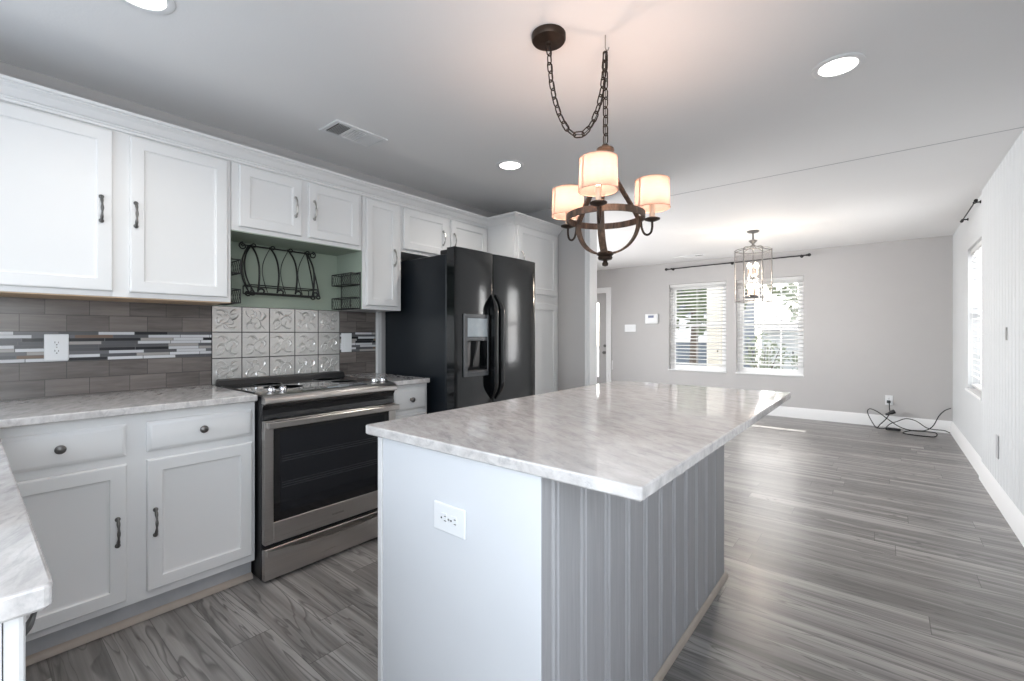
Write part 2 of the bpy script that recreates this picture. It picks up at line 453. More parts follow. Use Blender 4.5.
def copy_tree(o, parent=None):
    c = o.copy(); COL.objects.link(c)
    if parent is not None: c.parent = parent
    for ch in list(o.children): copy_tree(ch, c)
    return c
def S(name, mb, mat, label=None): 
    o = mb.build(name, mat); o['kind'] = 'structure'
    if label: o['label'] = label
    return o
def arc(c, r, a0, a1, n, u=(1, 0, 0), v=(0, 1, 0)):
    c = Vector(c); u = Vector(u); v = Vector(v)
    return [c+u*(r*math.cos(a0+(a1-a0)*i/n))+v*(r*math.sin(a0+(a1-a0)*i/n)) for i in range(n+1)]
def bez(p0, p1, p2, p3, n=12):
    p0, p1, p2, p3 = map(Vector, (p0, p1, p2, p3)); o = []
    for i in range(n+1):
        t = i/n; o.append(p0*(1-t)**3+p1*3*t*(1-t)**2+p2*3*t*t*(1-t)+p3*t**3)
    return o
def catmull(P, n=8, closed=False):
    P = [Vector(p) for p in P]; N = len(P); o = []
    for i in range(N if closed else N-1):
        g = lambda k: P[k % N] if closed else P[max(0, min(N-1, k))]
        p0, p1, p2, p3 = g(i-1), g(i), g(i+1), g(i+2)
        for j in range(n):
            t = j/n
            o.append(.5*((2*p1)+(p2-p0)*t+(2*p0-5*p1+4*p2-p3)*t*t+(3*p1-p0-3*p2+p3)*t**3))
    if not closed: o.append(P[-1])
    return o

# ================================================================== THE SETTING
S('floor', MB().box(-2.2, WR+.15, -2.6, YF+.15, -.1, 0), 'floor')
S('ceiling', MB().box(-2.2, WR+.15, -2.6, YF+.15, HC, HC+.12), 'ceil')
S('trim_4', MB().box(-.0, WR, 3.895, 3.903, HC-.0015, HC+.001), 'greyplate', 'thin seam line across the ceiling')

def wall_x(x0, x1, y0, y1, z0, z1, holes, mb):
    """wall slab along y with rectangular holes [(ya,yb,za,zb)]"""
    cur = y0
    for ya, yb, za, zb in sorted(holes):
        mb.box(x0, x1, cur, ya, z0, z1); mb.box(x0, x1, ya, yb, z0, za); mb.box(x0, x1, ya, yb, zb, z1); cur = yb
    mb.box(x0, x1, cur, y1, z0, z1); return mb
def wall_y(y0, y1, x0, x1, z0, z1, holes, mb):
    cur = x0
    for xa, xb, za, zb in sorted(holes):
        mb.box(cur, xa, y0, y1, z0, z1)
        if za > z0: mb.box(xa, xb, y0, y1, z0, za)
        mb.box(xa, xb, y0, y1, zb, z1); cur = xb
    mb.box(cur, x1, y0, y1, z0, z1); return mb

WZ0, WZ1 = .60, 2.045
WIN1 = (.165, 1.075); WIN2 = (1.217, 2.105); WIN3 = (5.425, 6.345)
DX0, DX1, DZ = -1.90, -.995, 1.985
S('wall_left', MB().box(-.15, -.0, -.80, 3.57, 0, HC), 'wall')
S('wall_partition', MB().box(-2.2, .946, 3.575, 3.69, 0, HC), 'wall')
S('trim_1', MB().box(.9465, .963, 3.565, 3.70, 0, HC-.001, .003).box(.912, .9462, 3.562, 3.5745, 0, HC-.001, .003), 'trim', 'white corner casing on the end of the grey partition wall')
S('wall_far', wall_y(YF, YF+.15, -2.2, WR+.15, 0, HC, [(*WIN1, WZ0, WZ1), (*WIN2, WZ0, WZ1), (DX0, DX1, 0, DZ)], MB()), 'wall')
S('wall_side', wall_x(-2.2, -2.05, 3.69, YF, 0, HC, [(3.8, 5.7, .65, 2.05)], MB()), 'wall')  # hole added for the unseen living room fill lamp
S('wall_right', wall_x(WR, WR+.15, -2.6, YF, 0, HC, [(-1.6, .5, .75, 2.05), (WIN3[0], WIN3[1], .655, WZ1)], MB()), 'panel')  # nearer hole is added, out of frame, for a fill lamp
S('wall_back', wall_y(-.80, -.66, 0, 2.42, 0, HC, [(.5, 1.8, 1.08, 2.08)], MB()), 'wall')
S('wall_passage', MB().box(2.30, 2.42, -2.6, -.80, 0, HC), 'wall')
S('wall_rear', wall_y(-2.6, -2.45, 2.42, WR, 0, HC, [(2.46, 3.56, 0, 2.1)], MB()), 'wall')

# white grooved paneling on the near part of the right wall
def paneling(z0, z1):
    px = WR-.014; pts = [(WR-.0005, 5.41), (px, 5.41)]; y = 5.40
    while y > .85:
        pts += [(px, y), (px+.0035, y-.006), (px, y-.012), (px, y-.024), (px+.003, y-.029), (px, y-.034)]; y -= .1
    pts += [(px, .7), (WR-.0005, .7)]
    return MB().prism(pts, 'z', z0, z1)
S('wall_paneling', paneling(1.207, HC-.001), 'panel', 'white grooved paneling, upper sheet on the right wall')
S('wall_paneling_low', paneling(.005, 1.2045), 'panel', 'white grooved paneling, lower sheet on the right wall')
tag(MB().box(WR-.018, WR-.0142, 4.385, 4.42, 1.17, 1.255, .001).build('metal_clip', 'pewter'), 'small dark grey clip on the panel joint of the white right wall', 'clip')

def base_prof(o): return [(0, 0), (o, 0), (o, .10), (o*.75, .112), (o*.55, .13), (o*.25, .142), (0, .15)]
mb = MB().prism([(YF-a-.0005, z) for a, z in base_prof(.016)], 'x', -.90, WR-.001)
S('baseboard_far', mb, 'trim')
S('baseboard_right', MB().prism([(WR-.0145-a, z) for a, z in base_prof(.016)], 'y', .7, 5.41).prism([(WR-.0005-a, z) for a, z in base_prof(.018)], 'y', 5.411, YF-.018), 'trim')
S('baseboard_partition', MB().prism([(3.6905+a, z) for a, z in base_prof(.014)], 'x', -2.0, .94), 'trim')

# --- windows
def window(n, along, a0, a1, z0, z1, wpos, out, muntins=0):
    """along 'x' (far wall, out=+y) or 'y' (right wall, out=+x); wpos: inner face of the wall"""
    def bx(mb, a, b, d0, d1, c, d, bev=0):
        if along == 'x': mb.box(a, b, wpos+d0, wpos+d1, c, d, bev)
        else: mb.box(wpos+d0, wpos+d1, a, b, c, d, bev)
    loc = ((a0+a1)/2, wpos, z0) if along == 'x' else (wpos, (a0+a1)/2, z0)
    r = thing(f'window_{n}', loc, None, None, kind='structure')
    e = .001; f = MB(); t = .045
    bx(f, a0+e, a0+t, .085, .149, z0+e, z1-e); bx(f, a1-t, a1-e, .085, .149, z0+e, z1-e); bx(f, a0+t, a1-t, .085, .149, z0+e, z0+t); bx(f, a0+t, a1-t, .085, .149, z1-t, z1-e)
    f.build('window_frame', 'vinyl', r)
    zm = (z0+z1)/2+.03
    for nm, za, zb, d0 in (('upper_sash', zm-.02, z1-t, .118), ('lower_sash', z0+t, zm+.02, .092)):
        s = MB(); q = .035
        bx(s, a0+t, a0+t+q, d0, d0+.024, za, zb); bx(s, a1-t-q, a1-t, d0, d0+.024, za, zb)
        bx(s, a0+t+q, a1-t-q, d0, d0+.024, za, za+.042); bx(s, a0+t+q, a1-t-q, d0, d0+.024, zb-.042, zb)
        so = s.build(nm, 'vinyl', r)
        if muntins:
            mm = MB()
            for k in range(1, muntins+1):
                c = a0+(a1-a0)*k/(muntins+1); bx(mm, c-.009, c+.009, d0+.006, d0+.018, za+.042, zb-.042)
            mm.build('muntin', 'vinyl', so)
        g = MB(); bx(g, a0+t+q, a1-t-q, d0+.011, d0+.014, za+.042, zb-.042); g.build('pane', 'glass', so)
    s = MB(); bx(s, a0+e, a1-e, -.0005, .085, z0+.0005, z0+.018); bx(s, a0-.006, a1+.006, -.022, -.0008, z0-.004, z0+.018, .003)
    s.build('sill', 'trim', r)
    return r
window(1, 'x', *WIN1, WZ0, WZ1, YF, 1)
window(2, 'x', *WIN2, WZ0, WZ1, YF, 1, muntins=2)
window(3, 'y', *WIN3, .655, WZ1, WR, 1, muntins=2)

# --- blinds
def blind(along, a0, a1, ztop, zbot, wpos, label):
    c = (a0+a1)/2
    r = thing('window_blind', (c, wpos+.05, ztop) if along == 'x' else (wpos+.05, c, ztop), label, 'blind', 'white slatted blinds')
    def bx(mb, a, b, d0, d1, z0, z1, bev=0):
        if along == 'x': mb.box(a, b, wpos+d0, wpos+d1, z0, z1, bev)
        else: mb.box(wpos+d0, wpos+d1, a, b, z0, z1, bev)
    h = MB(); bx(h, a0+.006, a1-.006, .02, .075, ztop-.05, ztop-.002, .003); h.build('headrail', 'slat', r)
    s = MB(); pitch = .056; w = .026; tau = math.radians(15); th = .0014
    z = ztop-.075
    cs, sn = math.cos(tau)*w, math.sin(tau)*w
    while z > zbot+.05:
        prof = [(.048-cs, z+sn-th), (.048-cs, z+sn+th), (.048, z+.003+th), (.048+cs, z-sn+th), (.048+cs, z-sn-th), (.048, z+.003-th)]
        if along == 'x': s.prism([(wpos+d, zz) for d, zz in prof], 'x', a0+.008, a1-.008)
        else: s.prism([(wpos+d, zz) for d, zz in prof], 'y', a0+.008, a1-.008)
        z -= pitch
    s.build('slats', 'slat', r)
    b = MB(); bx(b, a0+.008, a1-.008, .024, .072, zbot, zbot+.022, .003); b.build('bottom_rail', 'slat', r)
    for q in (.12, .5, .88):
        a = a0+(a1-a0)*q; l = MB(); bx(l, a-.0015, a+.0015, .018, .020, zbot, ztop-.05); bx(l, a-.0015, a+.0015, .0755, .077, zbot, ztop-.05); l.build('ladder_cord', 'slat', r)
    a = a1-.13 if along == 'x' else a0+.16
    zt = .93
    l = MB()
    pt = (lambda z: (a, wpos+.012, z)) if along == 'x' else (lambda z: (wpos+.012, a, z))
    l.cyl(pt(ztop-.05), pt(zt), .0016, 6); pc = l.build('pull_cord', 'slat', r)
    MB().lathe([(.002, .03), (.006, .02), (.008, 0), (.004, -.012)], pt(zt), seg=10).build('tassel', 'bronze', pc)
    return r
blind('x', *WIN1, WZ1, .705, YF, 'slatted white blind in the left of the two far windows, darker view behind')
blind('x', *WIN2, WZ1, .735, YF, 'slatted white blind in the far window behind the glass lantern')
blind('y', *WIN3, WZ1, .70, WR, 'slatted white blind in the window of the right wall')

# --- front door in the far wall
r = thing('door_1', ((DX0+DX1)/2, YF, 0), 'white front door with a glass lite, far wall', None, kind='structure')
c = MB()
for a, b in ((DX0-.055, DX0+.012), (DX1-.012, DX1+.088)): c.box(a, b, YF-.02, YF-.0008, .001, DZ+.09, .004)
c.box(DX0+.012, DX1-.012, YF-.02, YF-.0008, DZ-.012, DZ+.09, .004)
c.build('casing', 'trim', r)
y0, y1 = YF+.035, YF+.078
d = MB(); LX0, LX1 = DX0+.16, DX1-.17
d.box(DX0+.004, LX0, y0, y1, .006, DZ-.004); d.box(LX1, DX1-.004, y0, y1, .006, DZ-.004); d.box(LX0, LX1, y0, y1, .006, .40); d.box(LX0, LX1, y0, y1, 1.80, DZ-.004)
d.box(LX0-.03, LX0+.015, y0-.008, y0-.0002, .37, 1.83, .003); d.box(LX1-.015, LX1+.03, y0-.008, y0-.0002, .37, 1.83, .003)
slab = d.build('door_slab', 'doorp', r)
MB().box(LX0, LX1, y0+.015, y0+.025, .40, 1.80).build('pane', 'glass', slab)
k = DX1-.062
MB().lathe([(.027, 0), (.027, .008), (.012, .014), (.012, .03), (.024, .04), (.028, .055), (.02, .068), (0, .07)], (k, y0-.0005, .86), (0, -1, 0)).build('door_knob', 'pewter', slab)
MB().lathe([(.027, 0), (.027, .01), (.02, .016), (0, .016)], (k, y0-.0005, .985), (0, -1, 0)).build('deadbolt', 'pewter', slab)
MB().box(DX1-.001, DX1+.003, YF-.0005, YF+.03, .55, .66).build('hinge', 'nickel', r)
tag(MB().box(-.893, -.875, YF-.012, YF-.0008, .55, .72, .003).build('door_stop', 'trim'), 'small white guard low on the wall beside the front door casing', 'trim')

# --- tile and tin behind the counters, green niche
S('wall_tile', MB().box(.0008, .009, -.655, .912, .9165, 1.374), 'subway', 'grey brown subway tile with a mosaic band left of the range')
S('wall_tile_right', MB().box(.0008, .009, 1.707, 2.0, .9165, 1.374), 'subway', 'short run of dark subway tile right of the range')
tm = MB().box(.0008, .011, .9135, 1.7055, .9165, 1.3749)
def leaf_relief(mb, yc, zc, h, k):
    """curling vine with leaf blades pressed up from one tin tile"""
    R = k*PI/2; c_, s_ = math.cos(R), math.sin(R)
    pt = lambda u, v, d: (.0105+d, yc+(u*c_-v*s_)*h, zc+(u*s_+v*c_)*h)
    def blade(cs, wmax, hi):
        P = bez(*[Vector((u, v, 0)) for u, v in cs], 9); L = []
        for i, p in enumerate(P):
            t = i/9; tn = (P[min(i+1, 9)]-P[max(i-1, 0)]).normalized(); nn = Vector((-tn.y, tn.x, 0)); w = max(.012, wmax*math.sin(PI*min(1, .12+t*.86))); e = 1.35*hi*(.35+.65*math.sin(PI*min(1, .1+t*.85)))
            a = p+nn*w; b = p-nn*w
            L.append([pt(a.x, a.y, 0), pt(p.x, p.y, e), pt(b.x, b.y, 0), pt(p.x, p.y, -.002)])
        mb.loft(L)
    for cs, w, e in (([(-.85, -.8), (-.5, -.2), (.1, -.5), (.15, .1)], .06, .0045), ([(.15, .1), (.2, .5), (-.3, .55), (-.25, .2)], .05, .0045),
                     ([(-.45, -.42), (-.85, -.3), (-.8, .1), (-.55, .2)], .10, .0055), ([(-.1, -.36), (.1, -.8), (.5, -.85), (.65, -.55)], .10, .0055),
                     ([(.15, .1), (.5, -.1), (.75, .1), (.8, .4)], .11, .0055), ([(-.1, .42), (-.3, .8), (-.6, .8), (-.8, .62)], .09, .005), ([(.2, .4), (.3, .75), (.6, .8), (.78, .78)], .08, .005)):
        blade(cs, w, e)
    for q in range(7):
        a_ = q*.9+k*1.3; u0, v0 = .62*math.cos(a_)*(.7+.3*(q % 2)), .62*math.sin(a_)*(.7+.3*(q % 2)); b1 = a_+1.9+q*.4
        du, dv = math.cos(b1)*.24, math.sin(b1)*.24
        blade([(u0-du, v0-dv), (u0-du*.3-dv*.5, v0-dv*.3+du*.5), (u0+du*.3-dv*.5, v0+dv*.3+du*.5), (u0+du, v0+dv)], .05, .0038)
for i_ in range(5):
    for j_ in range(3):
        leaf_relief(tm, .913+.1584*(i_+.5), .9165+.1528*(j_+.5), .072, (i_*3+j_*2+i_*j_) % 4)
S('wall_tin', tm, 'tin', 'embossed silver tin tiles behind the range')
S('wall_niche', MB().box(.0008, .006, .912, 1.706, 1.3755, 1.79), 'green', 'sage green painted wall of the niche above the range')
S('trim_2', MB().box(.001, .03, 2.003, 2.014, .70, 1.38), 'trim', 'thin white vertical trim strip beside the refrigerator')
S('trim_3', MB().box(.001, .012, 2.0145, 2.05, .70, 1.38), 'trim', 'flat white trim board beside the refrigerator')

# ================================================================== CABINETRY
def P3(ax, u, v, w):    # u along, v up, w out of the face
    return (w, u, v) if ax == 'x' else (u, w, v)
def rects(ax, u0, u1, v0, v1, prof):
    L = []
    for ins, w in prof:
        L.append([P3(ax, u0+ins, v0+ins, w), P3(ax, u1-ins, v0+ins, w), P3(ax, u1-ins, v1-ins, w), P3(ax, u0+ins, v1-ins, w)])
    return L
def cab_door(ax, u0, u1, v0, v1, w, parent, rail=.052, name='door'):
    t = .019; e = .0006
    prof = [(0, w+e), (0, w+t-.006), (.002, w+t-.002), (.006, w+t), (rail-.004, w+t), (rail, w+t-.001), (rail+.003, w+t-.006), (rail+.010, w+t-.0095), (rail+.012, w+t-.0100)]
    return MB().loft(rects(ax, u0, u1, v0, v1, prof)).build(name, 'cab', parent, ang=25)
def drawer(ax, u0, u1, v0, v1, w, parent):
    t = .019; e = .0006
    prof = [(0, w+e), (0, w+t-.011), (.004, w+t-.009), (.014, w+t-.001), (.018, w+t)]
    return MB().loft(rects(ax, u0, u1, v0, v1, prof)).build('drawer', 'cab', parent, ang=25)
def pull(ax, u, v, w, parent, mat='pewter', L=.112):
    pts = []; rs = []
    N = 20
    for i in range(N+1):
        t = i/N; z = (t-.5)*L; o = .004+.022*math.sin(PI*t)**.75
        pts.append(P3(ax, u, v+z, w+o))
        a = abs(t-.5)*2
        rs.append(.0048+.0012*math.cos(a*PI*3)+(.003 if a > .9 else 0))
    mb = MB().tube(pts, rs, 10)
    for s in (-1, 1):
        n = (1, 0, 0) if ax == 'x' else (0, 1, 0)
        mb.lathe([(.009, .0002), (.0095, .003), (.006, .006), (0, .0075)], P3(ax, u, v+s*L*.47, w), n, 12)
    mb.build('handle', mat, parent)
def knob(ax, u, v, w, parent):
    n = (1, 0, 0) if ax == 'x' else (0, 1, 0)
    MB().lathe([(.010, .0002), (.010, .002), (.0055, .005), (.005, .012), (.010, .016), (.0165, .021), (.0165, .025), (.012, .029), (0, .0305)], P3(ax, u, v, w), n, 20).build('knob', 'pewter', parent)

UX = .32; DF = UX+.019
# upper cabinets
r = thing('upper_cabinet', (0, .2, 1.374), 'wide white two door wall cabinet above the outlet, left of the niche', 'cabinet', 'white upper cabinets')
MB().box(.001, UX, -.62, .906, 1.38, 2.195, .0015).build('cabinet_body', 'cab', r)
MB().box(.001, UX-.002, -.62, .906, 1.3752, 1.3798).build('cabinet_underside', 'birch', r)
MB().box(.010, UX-.004, .9064, .9084, 1.377, 1.764).build('side_panel', 'green', r)
d = cab_door('x', -.10, .430, 1.403, 2.118, UX, r); pull('x', .390, 1.762, DF, d)
d = cab_door('x', .488, .888, 1.403, 2.118, UX, r); pull('x', .509, 1.759, DF, d)
r = thing('upper_cabinet', (0, 1.297, 1.765), 'short white two door wall cabinet bridging over the niche with the plate rack', 'cabinet', 'white upper cabinets')
MB().box(.001, UX, .909, 1.684, 1.766, 2.195, .0015).build('cabinet_body', 'cab', r)
MB().box(.007, UX-.002, .909, 1.684, 1.7612, 1.7658).build('cabinet_underside', 'green', r)
d = cab_door('x', .942, 1.279, 1.789, 2.118, UX, r); pull('x', 1.240, 1.952, DF, d, 'nickel')
d = cab_door('x', 1.321, 1.660, 1.789, 2.118, UX, r); pull('x', 1.352, 1.956, DF, d, 'nickel')
r = thing('upper_cabinet', (0, 1.845, 1.374), 'narrow tall white single door wall cabinet between the niche and the black refrigerator', 'cabinet', 'white upper cabinets')
MB().box(.001, UX, 1.690, 2.0, 1.376, 2.195, .0015).build('cabinet_body', 'cab', r)
MB().box(.010, UX-.004, 1.6866, 1.6896, 1.377, 1.76).build('side_panel', 'green', r)
d = cab_door('x', 1.712, 1.965, 1.403, 2.118, UX, r, .046); pull('x', 1.931, 1.745, DF, d, 'nickel')
r = thing('upper_cabinet', (0, 2.45, 1.79), 'low white two door wall cabinet above the black refrigerator', 'cabinet', 'white upper cabinets')
MB().box(.001, UX, 2.003, 2.916, 1.80, 2.195, .0015).build('cabinet_body', 'cab', r)
d = cab_door('x', 2.016, 2.432, 1.822, 2.118, UX, r); pull('x', 2.386, 1.957, DF, d, 'nickel')
d = cab_door('x', 2.474, 2.890, 1.822, 2.118, UX, r); pull('x', 2.503, 1.957, DF, d, 'nickel')
PX = .62
r = thing('pantry_cabinet', (0, 3.245, 0), 'tall white pantry cabinet right of the black refrigerator', 'cabinet')
MB().box(.001, PX, 2.920, 3.572, .001, 2.195, .0015).build('cabinet_body', 'cab', r)
d = cab_door('x', 2.955, 3.530, 1.560, 2.118, PX, r); pull('x', 2.997, 1.850, PX+.019, d, 'nickel')
d = cab_door('x', 2.955, 3.530, .125, 1.480, PX, r); pull('x', 2.997, 1.00, PX+.019, d, 'nickel')
# crown along the tops
prof = [(.0006, 2.128), (.010, 2.128), (.010, 2.139), (.016, 2.142), (.016, 2.147), (.024, 2.150), (.034, 2.160), (.046, 2.174), (.062, 2.182), (.066, 2.184), (.066, 2.188), (.078, 2.190), (.078, 2.202), (.0006, 2.202)]
cr = MB(); L = []
for k in range(4):
    L.append([{0: (UX+dd, -.62, z), 1: (UX+dd, 2.92-dd, z), 2: (PX+dd, 2.92-dd, z), 3: (PX+dd, 3.561, z)}[k] for dd, z in prof])
cr.loft(L); tag(cr.build('crown_molding', 'cab', ang=20), 'white crown molding running along the tops of the upper cabinets', 'molding')

# base cabinets on the kitchen wall
BX = .605; BD = BX+.019
def base_body(y0, y1, r):
    MB().box(.012, BX, y0, y1, .10, .884, .0012).build('cabinet_body', 'cab', r)
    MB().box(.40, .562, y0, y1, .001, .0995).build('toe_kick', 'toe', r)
    MB().prism([(.5625, .001), (.582, .001), (.580, .014), (.572, .024), (.5625, .028)], 'y', y0, y1).build('shoe_molding', 'shoe', r)
r = thing('base_cabinet', (0, .48, 0), 'white base cabinet with two drawers over two doors, left of the range', 'cabinet', 'white base cabinets')
base_body(.056, .916, r)
d = drawer('x', .075, .427, .715, .845, BX, r); knob('x', .232, .785, BD, d)
d = drawer('x', .492, .900, .718, .845, BX, r); knob('x', .690, .786, BD, d)
d = cab_door('x', .075, .427, .128, .684, BX, r); pull('x', .397, .417, BD, d)
d = cab_door('x', .492, .900, .135, .686, BX, r); pull('x', .519, .420, BD, d)
r = thing('base_cabinet', (0, 1.85, 0), 'narrow white base cabinet with one drawer between the range and the refrigerator', 'cabinet', 'white base cabinets')
base_body(1.694, 2.0, r)
d = drawer('x', 1.722, 1.983, .716, .858, BX, r); knob('x', 1.852, .786, BD, d)
d = cab_door('x', 1.722, 1.983, .128, .690, BX, r); pull('x', 1.752, .43, BD, d)
# peninsula by the sink
r = thing('base_cabinet', (1.4, -.3, 0), 'white peninsula base cabinet under the near left countertop corner', 'cabinet', 'white base cabinets')
MB().box(.64, 2.19, -.645, .0305, .10, .884, .001).build('cabinet_body', 'cab', r)
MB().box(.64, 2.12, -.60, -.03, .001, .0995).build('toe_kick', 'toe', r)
d = cab_door('y', 1.85, 2.187, .13, .880, .031, r); pull('y', 1.945, .785, .050, d)
d = cab_door('y', 1.45, 1.81, .13, .868, .031, r); pull('y', 1.745, .80, .050, d, 'nickel')

# countertops
def slab(poly, z0, z1, mb, ch=.004):
    """polygon slab with small eased edges (poly counter-clockwise)"""
    P = [Vector((x, y, 0)) for x, y in poly]; n = len(P)
    def off(d):
        o = []
        for i in range(n):
            a, b, c = P[i-1], P[i], P[(i+1) % n]
            e1 = (b-a).normalized(); e2 = (c-b).normalized()
            n1 = Vector((-e1.y, e1.x, 0)); n2 = Vector((-e2.y, e2.x, 0))
            m = (n1+n2); m = m/max(.3, m.length_squared)*2
            o.append(b+m*d)
        return o
    L = []
    for d, z in ((ch, z0), (0, z0+ch), (0, z1-ch), (ch*.3, z1-ch*.3), (ch, z1)):
        L.append([(p.x, p.y, z) for p in off(d)])
    return mb.loft(L)
def rounded(poly, rr, n=5):
    out = []; N = len(poly)
    for i in range(N):
        a, b, c = (Vector(p) for p in (poly[i-1], poly[i], poly[(i+1) % N]))
        if rr[i] == 0: out.append(tuple(b)); continue
        p0 = b+(a-b).normalized()*rr[i]; p1 = b+(c-b).normalized()*rr[i]
        for k in range(n+1):
            t = k/n; out.append(tuple(p0*(1-t)**2+b*2*t*(1-t)+p1*t*t))
    return out
tag(slab(rounded([(.0095, -.655), (2.228, -.655), (2.228, .071), (.642, .071), (.642, .918), (.0095, .918)], [0, .01, .014, .01, .012, 0]), .8855, .9155, MB()).build('countertop', 'marble', ang=9),
    'L shaped pale marble countertop left of the range with its near rounded corner', 'countertop')
tag(slab(rounded([(.0095, 1.6935), (.642, 1.6935), (.642, 2.001), (.0095, 2.001)], [0, .008, .012, 0]), .8855, .9155, MB()).build('countertop', 'marble', ang=9),
    'short marble countertop between the range and the refrigerator', 'countertop')

# ================================================================== ISLAND
IX0, IX1, IY0, IY1 = 1.738, 2.38, .86, 2.41
r = thing('kitchen_island', ((IX0+IX1)/2, (IY0+IY1)/2, 0), 'white kitchen island base with grey beadboard side', 'island')
MB().box(IX0, IX1-.012, IY0+.0005, IY1, .001, .884).build('island_body', 'cab', r)
MB().box(IX0+.022, IX1-.001, IY0-.006, IY0, .001, .884, .001).build('end_panel', 'scuff', r)
MB().box(IX0-.002, IX0+.019, IY0-.010, IY0, .001, .884, .002).build('corner_stile', 'cab', r)
bx0, bx1 = IX1-.0115, IX1
pts = [(bx0, IY0-.004), (bx1, IY0-.004)]; y = .878
step = .1338
ys = [.912+step*k for k in range(12)]
def groove(y): return [(bx1, y-.006), (bx1-.005, y-.003), (bx1-.005, y+.001), (bx1, y+.004)]
def bead(y): return [(bx1-.004, y-.004), (bx1+.001, y), (bx1-.004, y+.004)]
for y in ys:
    if y > IY1-.03: break
    pts += [(bx1, y-.018), (bx1-.006, y-.014), (bx1-.006, y-.010), (bx1-.001, y-.006), (bx1+.001, y), (bx1-.001, y+.006), (bx1-.006, y+.010), (bx1-.006, y+.014), (bx1, y+.018)]
pts += [(bx1, IY1), (bx0, IY1)]
MB().prism(pts, 'z', .001, .884).build('beadboard_panel', 'bead', r, ang=15)
MB().prism([(IX1+.0015, .001), (IX1+.016, .001), (IX1+.015, .012), (IX1+.009, .022), (IX1+.0015, .026)], 'y', IY0-.006, 1.30).prism([(IX1+.0015, .001), (IX1+.016, .001), (IX1+.015, .012), (IX1+.009, .022), (IX1+.0015, .026)], 'y', 1.303, IY1+.014).build('shoe_molding', 'shoe', r)
tag(slab(rounded([(1.681, .836), (2.633, .836), (2.633, 2.662), (1.681, 2.662)], [.016, .008, .016, .05]), .8855, .9155, MB(), .004).build('island_countertop', 'marble', ang=9),
    'large pale marble slab on the kitchen island, overhanging on the right', 'countertop')

# --- outlets, switch plates
def plate(name, c, n, w, h, label, cat, kind, horiz=False, mat='plate', group=None):
    """c centre on the wall, n outward axis char with sign"""
    r = thing(name, c, label, cat, group)
    ax = n[1]; sg = 1 if n[0] == '+' else -1
    def pt(u, v, d): 
        return (c[0]+sg*d, c[1]+u, c[2]+v) if ax == 'x' else (c[0]+u, c[1]+sg*d, c[2]+v)
    def bx(mb, u0, u1, v0, v1, d0, d1, bev=0):
        a = pt(u0, v0, d0); b = pt(u1, v1, d1)
        mb.box(min(a[0], b[0]), max(a[0], b[0]), min(a[1], b[1]), max(a[1], b[1]), a[2], b[2], bev)
    mb = MB(); bx(mb, -w/2, w/2, -h/2, h/2, .0006, .007, .0025); mb.build('cover_plate', mat, r)
    if kind == 'duplex':
        for s in (-1, 1):
            o = s*.0195
            mb = MB()
            cx, cv = (o, 0) if horiz else (0, o)
            P = []
            for k in range(20):
                a = 2*PI*k/20; P.append((cx+.0165*max(-.82, min(.82, math.cos(a)))*(1 if not horiz else 1), cv+.0165*max(-.82, min(.82, math.sin(a)))))
            mb.loft([[pt(u, v, .0072) for u, v in P], [pt(u, v, .0088) for u, v in P]])
            so = mb.build('socket', mat, r)
            q = MB()
            for a, l in ((-.006, .0085), (.006, .007)):
                if horiz: bx(q, cx-.001+.004, cx-.001+.004+l, cv+a-.0011, cv+a+.0011, .0089, .0094)
                else: bx(q, cx+a-.0011, cx+a+.0011, cv-.001, cv-.001+l, .0089, .0094)
            a = pt(cx-(.008 if horiz else 0), cv-(0 if horiz else .008), .0089); b = pt(cx-(.008 if horiz else 0), cv-(0 if horiz else .008), .0094)
            q.cyl(a, b, .0028, 10); q.build('slot', 'slot', so)
        q = MB(); q.cyl(pt(0, 0, .0072), pt(0, 0, .0086), .003, 10); q.build('screw', 'nickel', r)
    elif kind.startswith('toggle'):
        n_ = int(kind[6:])
        for k in range(n_):
            u = (k-(n_-1)/2)*.046
            mb = MB(); bx(mb, u-.005, u+.005, -.004, .012, .0072, .018, .002); mb.build('toggle', mat, r)
    elif kind == 'rocker':
        mb = MB(); bx(mb, -.0165, .0165, -.033, .033, .0072, .0095, .001); mb.build('rocker', mat, r)
    return r
G = 'outlets and switches'
plate('wall_outlet', (.009, .282, 1.150), '+x', .082, .122, 'white duplex outlet on the mosaic tile band left of the range', 'outlet', 'duplex')
plate('light_switch', (.009, 1.756, 1.149), '+x', .08, .135, 'white switch plate on the dark tile between the range and the refrigerator', 'switch', 'rocker')
plate('island_outlet', (2.074, IY0-.006, .704), '-y', .125, .078, 'sideways white duplex outlet on the white end of the island', 'outlet', 'duplex', horiz=True)
plate('light_switch', (-.532, YF, 1.312), '-y', .215, .13, 'white multi switch plate on the far grey wall beside the front door', 'switch', 'toggle4')
plate('wall_outlet', (3.044, YF, .352), '-y', .078, .125, 'white outlet low on the far wall with a black plug in it', 'outlet', 'duplex')
plate('wall_outlet', (WR-.0142, 4.701, .405), '-x', .075, .165, 'grey cover plate low on the white paneled right wall', 'outlet', 'blank', mat='greyplate')

# --- thermostat / alarm panel
r = thing('wall_keypad', (-.13, YF, 1.47), 'white keypad with a small blue display on the far wall between door and windows', 'keypad')
MB().box(-.245, -.015, YF-.035, YF-.0008, 1.385, 1.555, .010, 3).build('keypad_body', 'plate', r)
MB().box(-.185, -.085, YF-.0375, YF-.0355, 1.49, 1.53, .0006).build('display', plain('blue_grey_display', (.16, .19, .30), .25), r)

